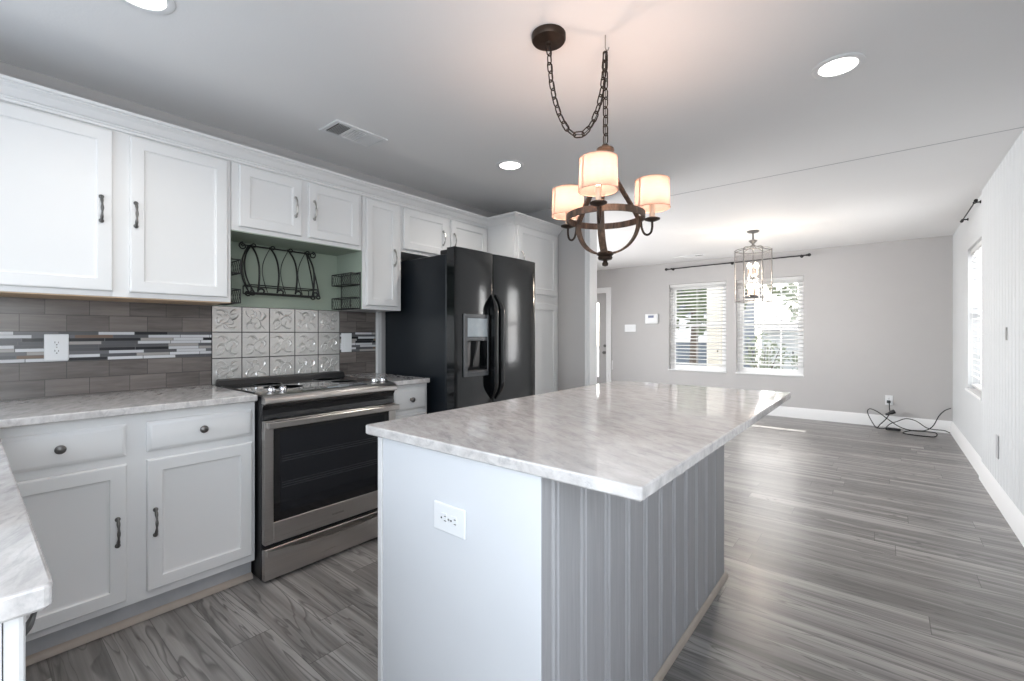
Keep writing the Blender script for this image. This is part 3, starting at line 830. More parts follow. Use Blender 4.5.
# ================================================================== RANGE
RY0, RY1 = .926, 1.687; RC = (RY0+RY1)/2
r = thing('electric_range', (.35, RC, 0), 'stainless steel slide in electric range with a black glass cooktop', 'range')
MB().box(.03, .655, RY0, RY1, .012, .905).build('range_body', 'blackmat', r)
for yy in (RY0+.06, RY1-.06):
    for xx in (.10, .60): MB().lathe([(.018, 0.0005), (.018, .008), (.008, .0118)], (xx, yy, 0), seg=12).build('foot', 'blackmat', r)
MB().box(.10, .575, RY0+.002, RY1-.002, .9055, .921, .002).build('cooktop', 'blackglass', r)
for bx_, by_, br in ((.24, RY0+.2, .075), (.24, RY1-.2, .085), (.44, RY0+.2, .10), (.44, RY1-.2, .075)):
    MB().lathe([(br, .9212), (br, .9215), (br-.002, .9215), (br-.002, .9212)], (bx_, by_, 0), seg=40).build('burner_ring', 'greyplate', r)
MB().prism([(.028, .9055), (.098, .9055), (.098, .922), (.085, .945), (.06, .952), (.035, .948), (.028, .938)], 'y', RY0, RY1+.006).build('rear_vent_trim', 'blackmat', r)
# sloped control strip: black top, stainless front lip
MB().prism([(.5755, .9055), (.655, .9055), (.668, .9065), (.676, .909), (.670, .913), (.5755, .9235)], 'y', RY0+.001, RY1-.001).build('control_strip', 'steel', r)
MB().prism([(.59, .9226), (.655, .9155), (.655, .9162), (.59, .9234)], 'y', RC-.17, RC+.21).build('control_panel', 'blackglass', r)
MB().prism([(.62, .9196), (.645, .9170), (.645, .9176), (.62, .9202)], 'y', RC-.03, RC+.06).build('display', 'display', r)
MB().prism([(.6555, .872), (.690, .868), (.6985, .874), (.6985, .888), (.692, .899), (.677, .9085), (.668, .906), (.6555, .9045)], 'y', RY0+.001, RY1+.004).build('front_lip', 'steel', r)
MB().prism([(.6555, .792), (.672, .792), (.664, .815), (.664, .845), (.678, .8675), (.6555, .871)], 'y', RY0+.001, RY1+.002).build('control_fascia', 'blackglass', r)
for yk in (RY0+.055, RY0+.112, RY1-.115, RY1-.058):
    k_ = MB().lathe([(.020, .0003), (.021, .004), (.017, .006), (.0165, .022), (.014, .026), (0, .027)], (.632, yk, .9178), (.11, 0, .99), 20)
    ko = k_.build('control_knob', 'chrome', r)
    MB().box(.618, .646, yk-.003, yk+.003, .941, .949, .001).build('knob_grip', 'chrome', ko)
# oven door
dz0, dz1 = .187, .788; fx0, fx1 = .6565, .690
d = MB(); gy0, gy1, gz0, gz1 = RY0+.044, RY1-.050, .290, .752
d.box(fx0, fx1, RY0+.001, gy0, dz0, dz1, .003); d.box(fx0, fx1, gy1, RY1-.001, dz0, dz1, .003); d.box(fx0, fx1-.0004, gy0-.001, gy1+.001, dz0, gz0, .003); d.box(fx0, fx1-.0004, gy0-.001, gy1+.001, gz1, dz1, .003)
door = d.build('oven_door', 'steel', r)
MB().box(fx0, fx1-.002, gy0, gy1, gz0, gz1).build('window_border', 'blackglass', door)
w = MB().box(fx1-.0018, fx1-.001, gy0+.032, gy1-.032, gz0+.04, gz1-.022).build('oven_window', 'oven', door)
rk = MB()
for z in (.45, .58):
    for q in range(3): rk.box(fx1-.0009, fx1-.0006, gy0+.04, gy1-.04, z+.012*q, z+.012*q+.0022)
rk.build('oven_rack', plain('faint_rack_wire', (.06, .062, .068), .3), w)
MB().box(fx1+.012, fx1+.030, RY0+.010, RY1+.008, .752, .783, .004).box(fx1+.0004, fx1+.0125, RY0+.012, RY0+.04, .755, .780).box(fx1+.0004, fx1+.0125, RY1-.04, RY1-.012, .755, .780).build('oven_door_handle', 'steel', door)
MB().box(fx1-.0002, fx1+.0008, RC-.035, RC+.035, .231, .240, .0003).build('badge', 'nickel', door)
# storage drawer
dr = MB().box(fx0, fx1-.002, RY0+.001, RY1-.001, .014, .166, .003).build('storage_drawer', 'steel', r)
pts = []; N = 24
for i in range(N+1):
    t = i/N; y = RY0+.012+(RY1-RY0-.024)*t; pts.append((fx1+.004+.030*math.sin(PI*t), y, .146-.012*math.sin(PI*t)))
MB().strip(pts, [(0, 0, .013)]*(N+1), [(.006, 0, 0)]*(N+1)).build('drawer_handle', 'steel', dr)

# ================================================================== REFRIGERATOR
FY0, FY1, FS = 2.055, 2.905, 2.401
r = thing('refrigerator', (.45, (FY0+FY1)/2, 0), 'black side by side refrigerator with an ice and water dispenser', 'refrigerator')
MB().box(.05, .735, FY0-.0, FY1, .02, 1.748, .006).build('refrigerator_body', 'blackside', r)
MB().box(.735, .775, FY0+.012, FY1-.012, .02, 1.735).build('door_gasket', 'blackmat', r)
MB().box(.60, .70, FY0+.02, FY1-.02, .001, .0195).build('base_grille', 'blackmat', r)
for ya in (FY0+.012, FY1-.10):
    MB().box(.66, .80, ya, ya+.085, 1.7485, 1.780, .006).build('hinge_cover', 'blackmat', r)
def fdoor(y0, y1, z0, z1, name, hole=None):
    """gently bowed door front; hole = (ya,yb,za,zb) for the dispenser"""
    N = 12; xb = .776
    def xf(y):
        t = (y-y0)/(y1-y0); e = min(t, 1-t)
        return .846+.016*math.sin(PI*t)**.5 if 0 < t < 1 else .846
    mb = MB()
    def seg(ya, yb, za, zb, n):
        poly = [(xb, ya)]+[(xf(ya+(yb-ya)*i/n), ya+(yb-ya)*i/n) for i in range(n+1)]+[(xb, yb)]
        mb.prism(poly, 'z', za, zb)
    if hole is None: seg(y0, y1, z0, z1, 20)
    else:
        ya, yb, za, zb = hole
        seg(y0, ya, z0, z1, 10); seg(yb, y1, z0, z1, 10); seg(ya, yb, z0, za, 14); seg(ya, yb, zb, z1, 14)
    return mb.build(name, 'black', r, ang=40)
DSP = (2.128, 2.322, .955, 1.165)
fz = fdoor(FY0-.03, FS-.003, .06, 1.779, 'freezer_door', DSP)
ff = fdoor(FS+.003, FY1, .06, 1.779, 'fresh_food_door')
MB().box(.7765, .790, DSP[0], DSP[1], DSP[2], DSP[3]).build('dispenser_recess', 'blackmat', fz)
DX_ = .862
m_ = MB(); a0, a1 = 2.092, 2.330
m_.box(DX_-.002, DX_+.006, a0, DSP[0], .925, 1.345, .002); m_.box(DX_-.002, DX_+.006, DSP[1], a1, .925, 1.345, .002)
m_.box(DX_-.002, DX_+.006, DSP[0], DSP[1], 1.318, 1.345, .002); m_.box(DX_-.002, DX_+.006, DSP[0], DSP[1], DSP[3], 1.192, .002); m_.box(DX_-.002, DX_+.006, DSP[0], DSP[1], .925, DSP[2]+.004, .002)
m_.build('dispenser_frame', plain('dark_grey_bezel', (.055, .058, .062), .25), fz)
MB().box(DX_-.001, DX_+.003, DSP[0]+.001, DSP[1]-.001, 1.193, 1.317, .001).build('control_display', 'display', fz)
MB().box(.80, DX_+.010, DSP[0]+.002, DSP[1]-.002, DSP[2]-.002, DSP[2]+.010, .003).build('drip_tray', plain('grey_drip_tray', (.09, .09, .095), .3), fz)
for yc, ww in ((2.172, .05), (2.262, .05)):
    MB().loft([[(.842, yc-.010, 1.16), (.842, yc+.010, 1.16), (.822, yc+.010, 1.16), (.822, yc-.010, 1.16)], [(.836, yc-.012, 1.11), (.836, yc+.012, 1.11), (.822, yc+.012, 1.11), (.822, yc-.012, 1.11)], [(.820, yc-ww/2, 1.02), (.820, yc+ww/2, 1.02), (.808, yc+ww/2, 1.02), (.808, yc-ww/2, 1.02)], [(.812, yc-ww/2, .985), (.812, yc+ww/2, .985), (.806, yc+ww/2, .985), (.806, yc-ww/2, .985)]]).build('dispenser_paddle', plain('shiny_grey_paddle', (.18, .17, .165), .15, coat=.5), fz)
# long black bow handles with pointed ends on either side of the seam
for s, par in ((-1, fz), (1, ff)):
    yc = FS+s*.034; N = 24; L = []
    for i in range(N+1):
        t = i/N; z = .748+(1.492-.748)*t
        k_ = min(t, 1-t); f_ = min(1, k_/.16); f_ = math.sin(f_*PI/2)
        wid = .006+.020*f_; o = .852+.050*f_; th = .004+.012*f_
        cy = yc-s*(.012*(1-f_))
        L.append([(o-th, cy-wid, z), (o+th*.5, cy-wid*.9, z), (o+th, cy-wid*.35, z), (o+th, cy+wid*.35, z), (o+th*.5, cy+wid*.9, z), (o-th, cy+wid, z)])
    hh = MB().loft(L)
    for zz in (.87, 1.37): hh.box(.858, .892, yc-.014, yc+.014, zz-.03, zz+.03, .005)
    hh.build('handle', 'black', par)

# ================================================================== NICHE FITTINGS
r = thing('plate_rack', (.02, 1.26, 1.45), 'black wrought iron plate rack with curved dividers on the green niche wall', 'rack')
xb = .012; yl, yr = 1.085, 1.465
def scroll(c, r0, a0, turns, u, v, n=18):
    c = Vector(c); u = Vector(u); v = Vector(v)
    return [c+(u*math.cos(a0+turns*2*PI*i/n)+v*math.sin(a0+turns*2*PI*i/n))*(r0*(1-.55*i/n)) for i in range(n+1)]
tb = MB(); zt = 1.742; xt = .05
tb.cyl((xt, yl-.01, zt), (xt, yr+.01, zt), .0045, 8)
for yy, s in ((yl-.01, -1), (yr+.01, 1)):
    tb.tube(scroll((xt, yy+s*.012, zt-.006), .022, PI/2, -1.2*s if s > 0 else 1.2, (0, 1, 0), (0, 0, 1)), .004, 8)
    tb.cyl((.0065, yy, zt), (xt, yy, zt), .004, 8)
tb.build('top_bar', 'iron', r)
zb0, zb1 = 1.455, 1.500
bk = MB(); ya, yb, xa, xc_ = 1.075, 1.475, .02, .135
for z, rr in ((zb1, .0035), (zb0, .0032)):
    bk.tube([(xa, ya, z), (xc_, ya, z), (xc_, yb, z), (xa, yb, z)], rr, 6, closed=True)
for yy in (ya, yb):
    for xx in (xa, xc_): bk.cyl((xx, yy, zb0), (xx, yy, zb1), .0032, 6)
for q in range(1, 4): bk.cyl((xa+(xc_-xa)*q/4, ya, zb0), (xa+(xc_-xa)*q/4, yb, zb0), .0018, 6)
bk.build('basket', 'iron', r)
for i, yy in enumerate((1.105, 1.215, 1.325, 1.435)):
    p = bez((xt, yy, zt+.004), (xt+.10, yy+.004, zt-.06), (xc_+.065, yy+.004, 1.60), (xc_+.012, yy+.004, 1.462), 16)
    p += scroll((xc_+.012, yy+.024, 1.462), .020, PI, -.85, (.45, .89, 0), (0, 0, 1), 12)[1:]
    MB().tube(p, .0055, 8).tube(scroll((xt+.004, yy+.018, zt+.002), .014, PI, -.9, (0, 1, 0), (0, 0, 1), 12), .004, 6).build('divider', 'iron', r)
    p = bez((xt, yy, zt-.004), (xt-.015, yy-.045, zt-.10), (xb+.012, yy-.05, 1.60), (xa, yy, 1.47), 12)
    MB().tube(p, .0022, 6).build('back_rib', 'iron', r)
for s, yy, yo in ((-1, 1.095, 1.085), (1, 1.445, 1.485)):
    for dx in (0, .05):
        p = bez((xt+dx*.3, yy, zt), (xt+dx, yo-(.04 if s < 0 else .02), zt-.08), (xt+dx, yo-(.050 if s < 0 else -.005), 1.56), (xt+dx*1.4, yo+.012, 1.462), 14)
        p += scroll((xt+dx*1.4, yo+.004, 1.456), .017, 0, -1.0*1 if s < 0 else -1.0, (0, 1, 0), (0, 0, 1), 12)[1:]
        MB().tube(p, .0045, 8).build('end_scroll', 'iron', r)

def wire_basket(y0, s, label, dep=.072):
    """two tier wire basket hung on a side wall of the niche; s = direction away from that wall"""
    r = thing('wire_basket', (.19, y0, 1.377), label, 'basket', 'black wire baskets in the niche')
    y1 = y0+s*.003; y2 = y0+s*dep; xa, xb = .07, .305
    mb = MB()
    mb.tube([(xa, y1, 1.378), (xb, y1, 1.378), (xb, y1, 1.622), (xa, y1, 1.622)], .0035, 6, closed=True)
    mb.build('frame', 'iron', r)
    ms = MB(); z0, z1 = 1.378, 1.622; k = xa-(z1-z0)
    while k < xb:
        for sg in (1, -1):
            a, b = k, k+(z1-z0)
            za, zb = (z0, z1) if sg > 0 else (z1, z0)
            t0 = max(0, (xa-a)/(b-a)); t1 = min(1, (xb-a)/(b-a))
            if t1-t0 > .02: ms.tube([(a+(b-a)*t0, y1, za+(zb-za)*t0), (a+(b-a)*t1, y1, za+(zb-za)*t1)], .0016, 4)
        k += .027
    ms.build('mesh_back', 'iron', r)
    for z0_, z1_ in ((1.380, 1.452), (1.540, 1.612)):
        b = MB()
        for z in (z0_, z1_): b.tube([(xa, y1, z), (xb, y1, z), (xb, y2, z), (xa, y2, z)], .0032, 6, closed=True)
        for xx in (xa, xb): b.cyl((xx, y2, z0_), (xx, y2, z1_), .0028, 6)
        for q in range(1, 6):
            xx = xa+(xb-xa)*q/6; b.cyl((xx, y1, z0_), (xx, y2, z0_), .0015, 5)
        for q in range(8):
            x0_ = xa+(xb-xa)*q/8; x1_ = xa+(xb-xa)*(q+1)/8
            b.cyl((x0_, y2, z0_), (x1_, y2, z1_), .0013, 4); b.cyl((x0_, y2, z1_), (x1_, y2, z0_), .0013, 4)
        b.build('tray', 'iron', r)
    return r
wire_basket(1.6862, -1, 'black two tier wire basket on the right side of the green niche')
wire_basket(.9088, 1, 'black two tier wire basket half hidden at the left side of the green niche', .05)

# ================================================================== CEILING FITTINGS
CL = ['large lit recessed ceiling light at the top edge above the left cabinets', 'lit recessed ceiling light right of the chandelier', 'small lit recessed ceiling light over the refrigerator']
for (x, y), lb in zip(CANS, CL):
    r = thing('recessed_light', (x, y, HC), lb, 'light', 'recessed ceiling lights')
    MB().lathe([(.100, -.0006), (.100, -.004), (.092, -.008), (.074, -.006), (.072, -.0006)], (x, y, HC), seg=40).build('trim_ring', 'trim', r)
    MB().lathe([(.0715, -.0008), (.0715, -.0035), (.05, -.0045), (0, -.005)], (x, y, HC), seg=40).build('lens', 'lens', r)

def vent(c, w, l, label, dark=True):
    r = thing('ceiling_vent', (c[0], c[1], HC), label, 'vent', 'ceiling vents')
    x0, x1, y0, y1 = c[0]-w/2, c[0]+w/2, c[1]-l/2, c[1]+l/2
    z1, z0 = HC-.0006, HC-.009; f = .026
    m_ = MB(); m_.box(x0, x1, y0, y0+f, z0, z1, .002); m_.box(x0, x1, y1-f, y1, z0, z1, .002); m_.box(x0, x0+f, y0+f, y1-f, z0, z1, .002); m_.box(x1-f, x1, y0+f, y1-f, z0, z1, .002)
    ly = (y1-y0-2*f)/3
    for k in (1, 2): m_.box(x0+f, x1-f, y0+f+ly*k-.008, y0+f+ly*k+.008, z0+.001, z1)
    m_.build('frame', 'trim', r)
    MB().box(x0+f, x1-f, y0+f, y1-f, HC-.0016, HC-.0008).build('duct_opening', 'slot', r)
    for k in range(3):
        s = MB(); ya, yb = y0+f+ly*k+.009, y0+f+ly*(k+1)-.009
        t = (-1, .35, 1)[k]*.006
        if k == 1:
            n_ = 8
            for i in range(n_):
                x = x0+f+(x1-x0-2*f)*(i+.5)/n_; s.box(x-.001, x+.001, ya, yb, z0, HC-.002)
            n_ = 1
        else:
            n_ = 8
            for i in range(n_):
                y = ya+(yb-ya)*(i+.5)/n_
                s.loft([[(x0+f, y-t-.001, HC-.002), (x0+f, y-t+.001, HC-.002), (x0+f, y+t+.001, z0), (x0+f, y+t-.001, z0)], [(x1-f, y-t-.001, HC-.002), (x1-f, y-t+.001, HC-.002), (x1-f, y+t+.001, z0), (x1-f, y+t-.001, z0)]])
        s.build('louver', 'trim', r)
    return r
vent((.542, 1.495), .20, .34, 'white slotted air vent in the kitchen ceiling above the cabinets')
v2 = vent((.68, 7.12), .14, .46, 'white air vent in the far ceiling near the curtain rod')
for ch in list(v2.children): pass
v2.rotation_euler = (0, 0, PI/2)

# --- chandelier
r = thing('chandelier', (CH.x, CH.y, HC), 'three light wood and bronze chandelier with linen shades swagged from a chain', 'chandelier')
cx, cy = 1.958, 1.492
MB().lathe([(.002, -.040), (.010, -.038), (.012, -.030), (.064, -.026), (.068, -.020), (.068, -.0008)], (cx, cy, HC), seg=36).build('canopy', 'bronze', r)
hk = Vector((2.133, 1.636, HC))
MB().tube([hk+Vector((0, 0, -.0008)), hk+Vector((0, 0, -.05)), hk+Vector((.004, 0, -.062)), hk+Vector((.012, 0, -.066)), hk+Vector((.016, 0, -.056))], .0022, 8).build('ceiling_hook', 'nickel', r)
def chain(path, mb, n, L=.046, wd=.011, wr=.0027):
    # resample path to n links
    P = [Vector(p) for p in path]; D = [0]
    for a, b in zip(P, P[1:]): D.append(D[-1]+(b-a).length)
    def at(s):
        s = max(0, min(D[-1], s))
        for i in range(len(P)-1):
            if D[i+1] >= s: return P[i].lerp(P[i+1], (s-D[i])/max(1e-9, D[i+1]-D[i]))
        return P[-1]
    st = D[-1]/n
    for i in range(n):
        a, b = at(i*st), at((i+1)*st); t = (b-a).normalized(); c = (a+b)/2
        u = t.cross(Vector((.3, .9, .1))); u.normalize(); v = t.cross(u)
        w_ = u if i % 2 else v
        h = st*.5+.004; k = h-wd
        q = [c+t*k+t*wd*math.sin(x)+w_*wd*math.cos(x) for x in [PI*j/6 for j in range(7)]]+[c-t*k-t*wd*math.sin(x)-w_*wd*math.cos(x) for x in [PI*j/6 for j in range(7)]]
        mb.tube(q, wr, 6, closed=True)
top = Vector((cx, cy, HC-.045)); hb = hk+Vector((0, 0, -.07)); capz = 1.972
sw = []
N = 30
for i in range(N+1):
    t = i/N; p = top.lerp(hb, t); sag = .345*(1-(2*t-1)**2)**.52 if 0 < t < 1 else 0
    sw.append((p.x, p.y, p.z-sag))
m_ = MB(); chain(sw, m_, 22)
chain([hb, (CH.x+.006, CH.y-.008, capz+.004)], m_, 10)
m_.build('chain', 'bronze', r)
m_ = MB(); m_.tube([Vector(p)+Vector((.003, .004, .004)) for p in sw], .0018, 6); m_.tube([hb, (CH.x, CH.y, capz)], .0018, 6); m_.build('power_wire', 'cordm', r)
MB().lathe([(.004, .006), (.012, .004), (.016, -.004), (.034, -.012), (.036, -.022), (.020, -.030), (.012, -.040)], (CH.x, CH.y, capz), seg=24).build('top_cap', 'wood', r)
RZ, RR = 1.682, .152
N = 48; pts = []; wv = []; th = []
for i in range(N):
    a = 2*PI*i/N; pts.append((CH.x+RR*math.cos(a), CH.y+RR*math.sin(a), RZ)); wv.append((0, 0, .0125)); th.append((.004*math.cos(a), .004*math.sin(a), 0))
MB().strip(pts, wv, th, True).build('ring_band', 'wood', r)
for a in CHA:
    ca, sa = math.cos(a), math.sin(a); n_ = 18; tn = Vector((-sa, ca, 0))
    # lower strap: quarter circle from ring to hub
    P = []; Wv = []; Th = []
    for i in range(n_+1):
        q = PI/2*i/n_; rr = .146*math.cos(q); z = RZ-.146*math.sin(q)
        P.append((CH.x+ca*rr, CH.y+sa*rr, z)); Wv.append(tn*.0135); Th.append(Vector((ca*math.cos(q), sa*math.cos(q), -math.sin(q)))*.004)
    MB().strip(P, Wv, Th).build('lower_strap', 'wood', r)
    B = bez((CH.x+ca*.145, CH.y+sa*.145, RZ), (CH.x+ca*.10, CH.y+sa*.10, RZ+.09), (CH.x+ca*.03, CH.y+sa*.03, RZ+.15), (CH.x+ca*.014, CH.y+sa*.014, capz-.03), n_)
    Th = []
    for i in range(n_+1):
        t = (B[min(i+1, n_)]-B[max(i-1, 0)]).normalized(); Th.append(t.cross(tn)*.004)
    MB().strip(B, [tn*.012]*(n_+1), Th).build('upper_strap', 'wood', r)
    # arm: dark U hook to the candle cup
    ax_ = lambda rr, z: (CH.x+ca*rr, CH.y+sa*rr, z)
    arm = MB().tube(catmull([ax_(.156, RZ+.004), ax_(.158, RZ-.03), ax_(.168, RZ-.055), ax_(.184, RZ-.062), ax_(.199, RZ-.052), ax_(.205, RZ-.03), ax_(.205, RZ-.002)], 5), .0048, 8).build('arm', 'bronze', r)
    c = ax_(.205, RZ)
    MB().lathe([(.006, -.008), (.018, -.004), (.031, .001), (.032, .005), (.020, .010), (.013, .012)], c, seg=24).build('candle_cup', 'bronze', arm)
    MB().lathe([(.0105, .0125), (.0105, .062), (.008, .064)], c, seg=16).build('candle_sleeve', 'candle', arm)
    MB().lathe([(.006, .065), (.011, .075), (.015, .092), (.011, .11), (.003, .124), (0, .126)], c, seg=16).build('bulb', 'bulb', arm)
    s = MB()
    z0, z1 = .048, .163
    s.lathe([(.0705, z0), (.0675, z1)], c, seg=40)
    bm_ = s.bm
    for f in [f for f in bm_.faces if len(f.verts) > 4]: bm_.faces.remove(f)
    so = s.build('shade', 'shade', arm)
    for z, rr in ((z0, .0708), (z1, .0678)): MB().tube(arc((c[0], c[1], c[2]+z), rr, 0, 2*PI, 40)[:-1], .0022, 6, closed=True).build('shade_hem', M['hem'], so)
    b_ = math.radians(-112); SM = MB(); e_ = .055
    SM.loft([[(c[0]+math.cos(b_+d_)*q_, c[1]+math.sin(b_+d_)*q_, c[2]+z_) for d_, q_ in ((-e_, r_+.0004), (e_, r_+.0004), (e_, r_+.0012), (-e_, r_+.0012))] for z_, r_ in ((z0, .0705), (z1, .0675))]); SM.build('shade_seam', M['hem'], so)
    sp = MB()
    for q in range(3):
        b_ = a+q*2*PI/3; sp.cyl((c[0], c[1], c[2]+.150), (c[0]+math.cos(b_)*.067, c[1]+math.sin(b_)*.067, c[2]+.152), .0012, 5)
    sp.build('shade_spider', 'bronze', so)
MB().lathe([(.012, .016), (.030, .010), (.034, 0), (.026, -.006), (.030, -.012), (.026, -.020), (.010, -.024), (.008, -.028), (.013, -.036), (.011, -.044), (0, -.048)], (CH.x, CH.y, RZ-.150), seg=24).build('finial', 'bronze', r)
# --- lantern
r = thing('lantern_pendant', (LN.x, LN.y, HC), 'hexagonal clear glass lantern pendant with candle bulbs in front of the far windows', 'pendant')
MB().lathe([(.010, -.034), (.014, -.026), (.050, -.020), (.064, -.010), (.064, -.0008)], (LN.x, LN.y, HC), seg=30).build('canopy', 'silver', r)
MB().cyl((LN.x, LN.y, HC-.03), (LN.x, LN.y, HC-.12), .010, 12).lathe([(.010, .05), (.045, .038), (.045, .032), (.014, .0), (.012, -.02)], (LN.x, LN.y, HC-.15), seg=20).build('stem', 'silver', r)
LR, LZ1, LZ0 = .190, 2.175, 1.590
ha = [math.radians(-48.6+60*k) for k in range(6)]
hp = [(LN.x+LR*math.cos(a), LN.y+LR*math.sin(a)) for a in ha]
f = MB()
for k in range(6):
    (x0, y0), (x1, y1) = hp[k], hp[(k+1) % 6]
    for z in (LZ0, LZ1): f.cyl((x0, y0, z), (x1, y1, z), .0055, 8)
    f.cyl((x0, y0, LZ0-.012), (x0, y0, LZ1+.018), .0062, 8)
f.build('cage_frame', 'silver', r)
for k in range(6):
    (x0, y0) = hp[k]
    MB().tube(bez((x0, y0, LZ1+.01), (LN.x+(x0-LN.x)*.8, LN.y+(y0-LN.y)*.8, LZ1+.055), (LN.x+(x0-LN.x)*.35, LN.y+(y0-LN.y)*.35, LZ1+.02), (LN.x+(x0-LN.x)*.06, LN.y+(y0-LN.y)*.06, HC-.165), 12), .0042, 7).build('top_arm', 'silver', r)
    (x1, y1) = hp[(k+1) % 6]; nx, ny = (x0+x1)/2-LN.x, (y0+y1)/2-LN.y; l_ = math.hypot(nx, ny); nx *= .0012/l_; ny *= .0012/l_
    MB().loft([[(x0-nx, y0-ny, LZ0+.006), (x1-nx, y1-ny, LZ0+.006), (x1-nx, y1-ny, LZ1-.006), (x0-nx, y0-ny, LZ1-.006)], [(x0+nx, y0+ny, LZ0+.006), (x1+nx, y1+ny, LZ0+.006), (x1+nx, y1+ny, LZ1-.006), (x0+nx, y0+ny, LZ1-.006)]]).build('glass_pane', 'clear', r)
MB().cyl((LN.x, LN.y, HC-.16), (LN.x, LN.y, 1.640), .006, 10).build('centre_rod', 'silver', r)
for z in (1.900, 1.665):
    MB().lathe([(.004, -.03), (.018, -.022), (.04, -.006), (.042, .0), (.008, .004)], (LN.x, LN.y, z), seg=20).build('candle_tray', 'silver', r)
    for q in range(4):
        a = q*PI/2+.4+z; c = (LN.x+.052*math.cos(a), LN.y+.052*math.sin(a), z)
        cs = MB().cyl((LN.x+.02*math.cos(a), LN.y+.02*math.sin(a), z-.012), c, .004, 6).lathe([(.012, 0), (.015, .006), (.0095, .008), (.0095, .07), (.006, .072)], c, seg=14).build('candle_sleeve', 'candle', r)
        MB().lathe([(.006, .072), (.013, .085), (.017, .10), (.012, .12), (.003, .138), (0, .14)], c, seg=14).build('bulb', 'lbulb', cs)

# --- curtain rods
def rod(p0, p1, wall_off, label, nb, fs=1.0):
    p0 = Vector(p0); p1 = Vector(p1); t = (p1-p0).normalized(); w_ = Vector(wall_off)
    r = thing('curtain_rod', tuple((p0+p1)/2), label, 'curtain rod', 'curtain rods')
    MB().cyl(p0, p1, .009*fs, 12).build('rod', 'iron', r)
    for p, s in ((p0, -1), (p1, 1)):
        MB().lathe([(a_*fs, b_*fs) for a_, b_ in ((.010, -.004), (.014, .004), (.011, .012), (.021, .028), (.023, .04), (.014, .056), (0, .062))], p, t*s, 14).build('finial', 'iron', r)
    for q in nb:
        c = p0.lerp(p1, q)
        MB().cyl(c, c+w_*.97, .006, 8).lathe([(.022*fs, 0), (.022*fs, .006), (.008*fs, .010)], c+w_*.992, tuple(-w_.normalized()), 14).tube(arc(c, .013*fs, 0, 2*PI, 14, tuple(w_.normalized()), (0, 0, 1))[:-1], .004, 6, closed=True).build('bracket', 'iron', r)
    return r
rod((.185, YF-.075, 2.300), (2.145, YF-.075, 2.322), (0, .0742, 0), 'long black curtain rod above the two far windows', (.03, .5, .97))
rod((WR-.040, 5.50, 2.345), (WR-.040, 6.36, 2.342), (.0392, 0, 0), 'short black curtain rod above the right wall window', (.06, .94), .6)

# --- black cable on the floor in the far corner
def cpt(px, py, y):   # a point of the corner: picture column/row read off at a given depth
    f_, a_ = 452.6, math.radians(39.42); c_, s_ = math.cos(a_), math.sin(a_)
    u = (px-512)/f_; v = -(py-333.72)/f_
    dx, dy = -s_+u*c_, c_+u*s_; t = y/dy
    return (CAM[0]+dx*t, y, max(.006, CAM[2]+v*t))
r = thing('power_cord', (3.1, 7.5, 0), 'tangle of black power cord with an adapter on the floor below the far outlet', 'cord')
Q = [(889.3, 404, 7.61), (889.5, 409, 7.58), (889.8, 413, 7.55), (886, 419, 7.54), (880, 424.5, 7.5), (876.5, 428, 7.46), (871, 420, 7.52), (867.5, 412, 7.57), (870, 408.8, 7.57), (878, 412, 7.54), (889, 420, 7.5), (900, 427, 7.44), (912, 430.5, 7.38), (925, 431.5, 7.36), (936, 433, 7.33), (935, 437, 7.24), (922, 437.5, 7.2), (908, 435.5, 7.22), (903, 432.5, 7.30), (912, 430.5, 7.36), (925, 430.5, 7.40), (933, 426, 7.44), (939, 416, 7.5), (945, 410.5, 7.54), (951, 408.5, 7.58), (955.5, 409, 7.60)]
W_ = [(3.041, 7.612, .325)]+[cpt(*q) for q in Q]
W_ = [(min(WR-.025, x), min(YF-.03, y), z) for x, y, z in W_]
MB().tube(catmull(W_, 6), .0055, 7).build('cable', 'cordm', r)
Q2 = [(876.5, 428, 7.45), (884, 428.5, 7.42), (890, 424, 7.47), (897, 421.5, 7.51), (906, 418.7, 7.53), (916, 421, 7.5), (926, 427.5, 7.42), (934, 429.5, 7.40), (944, 430.5, 7.44), (950, 433, 7.42)]
MB().tube(catmull([(min(WR-.03, x), min(YF-.03, y), z) for x, y, z in (cpt(*q) for q in Q2)], 6), .005, 7).build('cable', 'cordm', r)
c = cpt(891, 412.5, 7.56)
ca_, cb_ = Vector(cpt(885.6, 414.6, 7.57)), Vector(cpt(895.2, 411.2, 7.57))
MB().tube([ca_, ca_.lerp(cb_, .08), ca_.lerp(cb_, .45), ca_.lerp(cb_, .55), ca_.lerp(cb_, .95), cb_], [.010, .016, .018, .024, .026, .014], 12).build('plug_adapter', 'blackmat', r)
MB().box(3.022, 3.060, YF-.035, YF-.0095, .315, .350, .005).build('plug', 'blackmat', r)
c = cpt(893, 428.7, 7.42)
MB().box(c[0]-.075, c[0]+.075, 7.395, 7.44, .002, .032, .008).build('power_brick', 'blackmat', r)

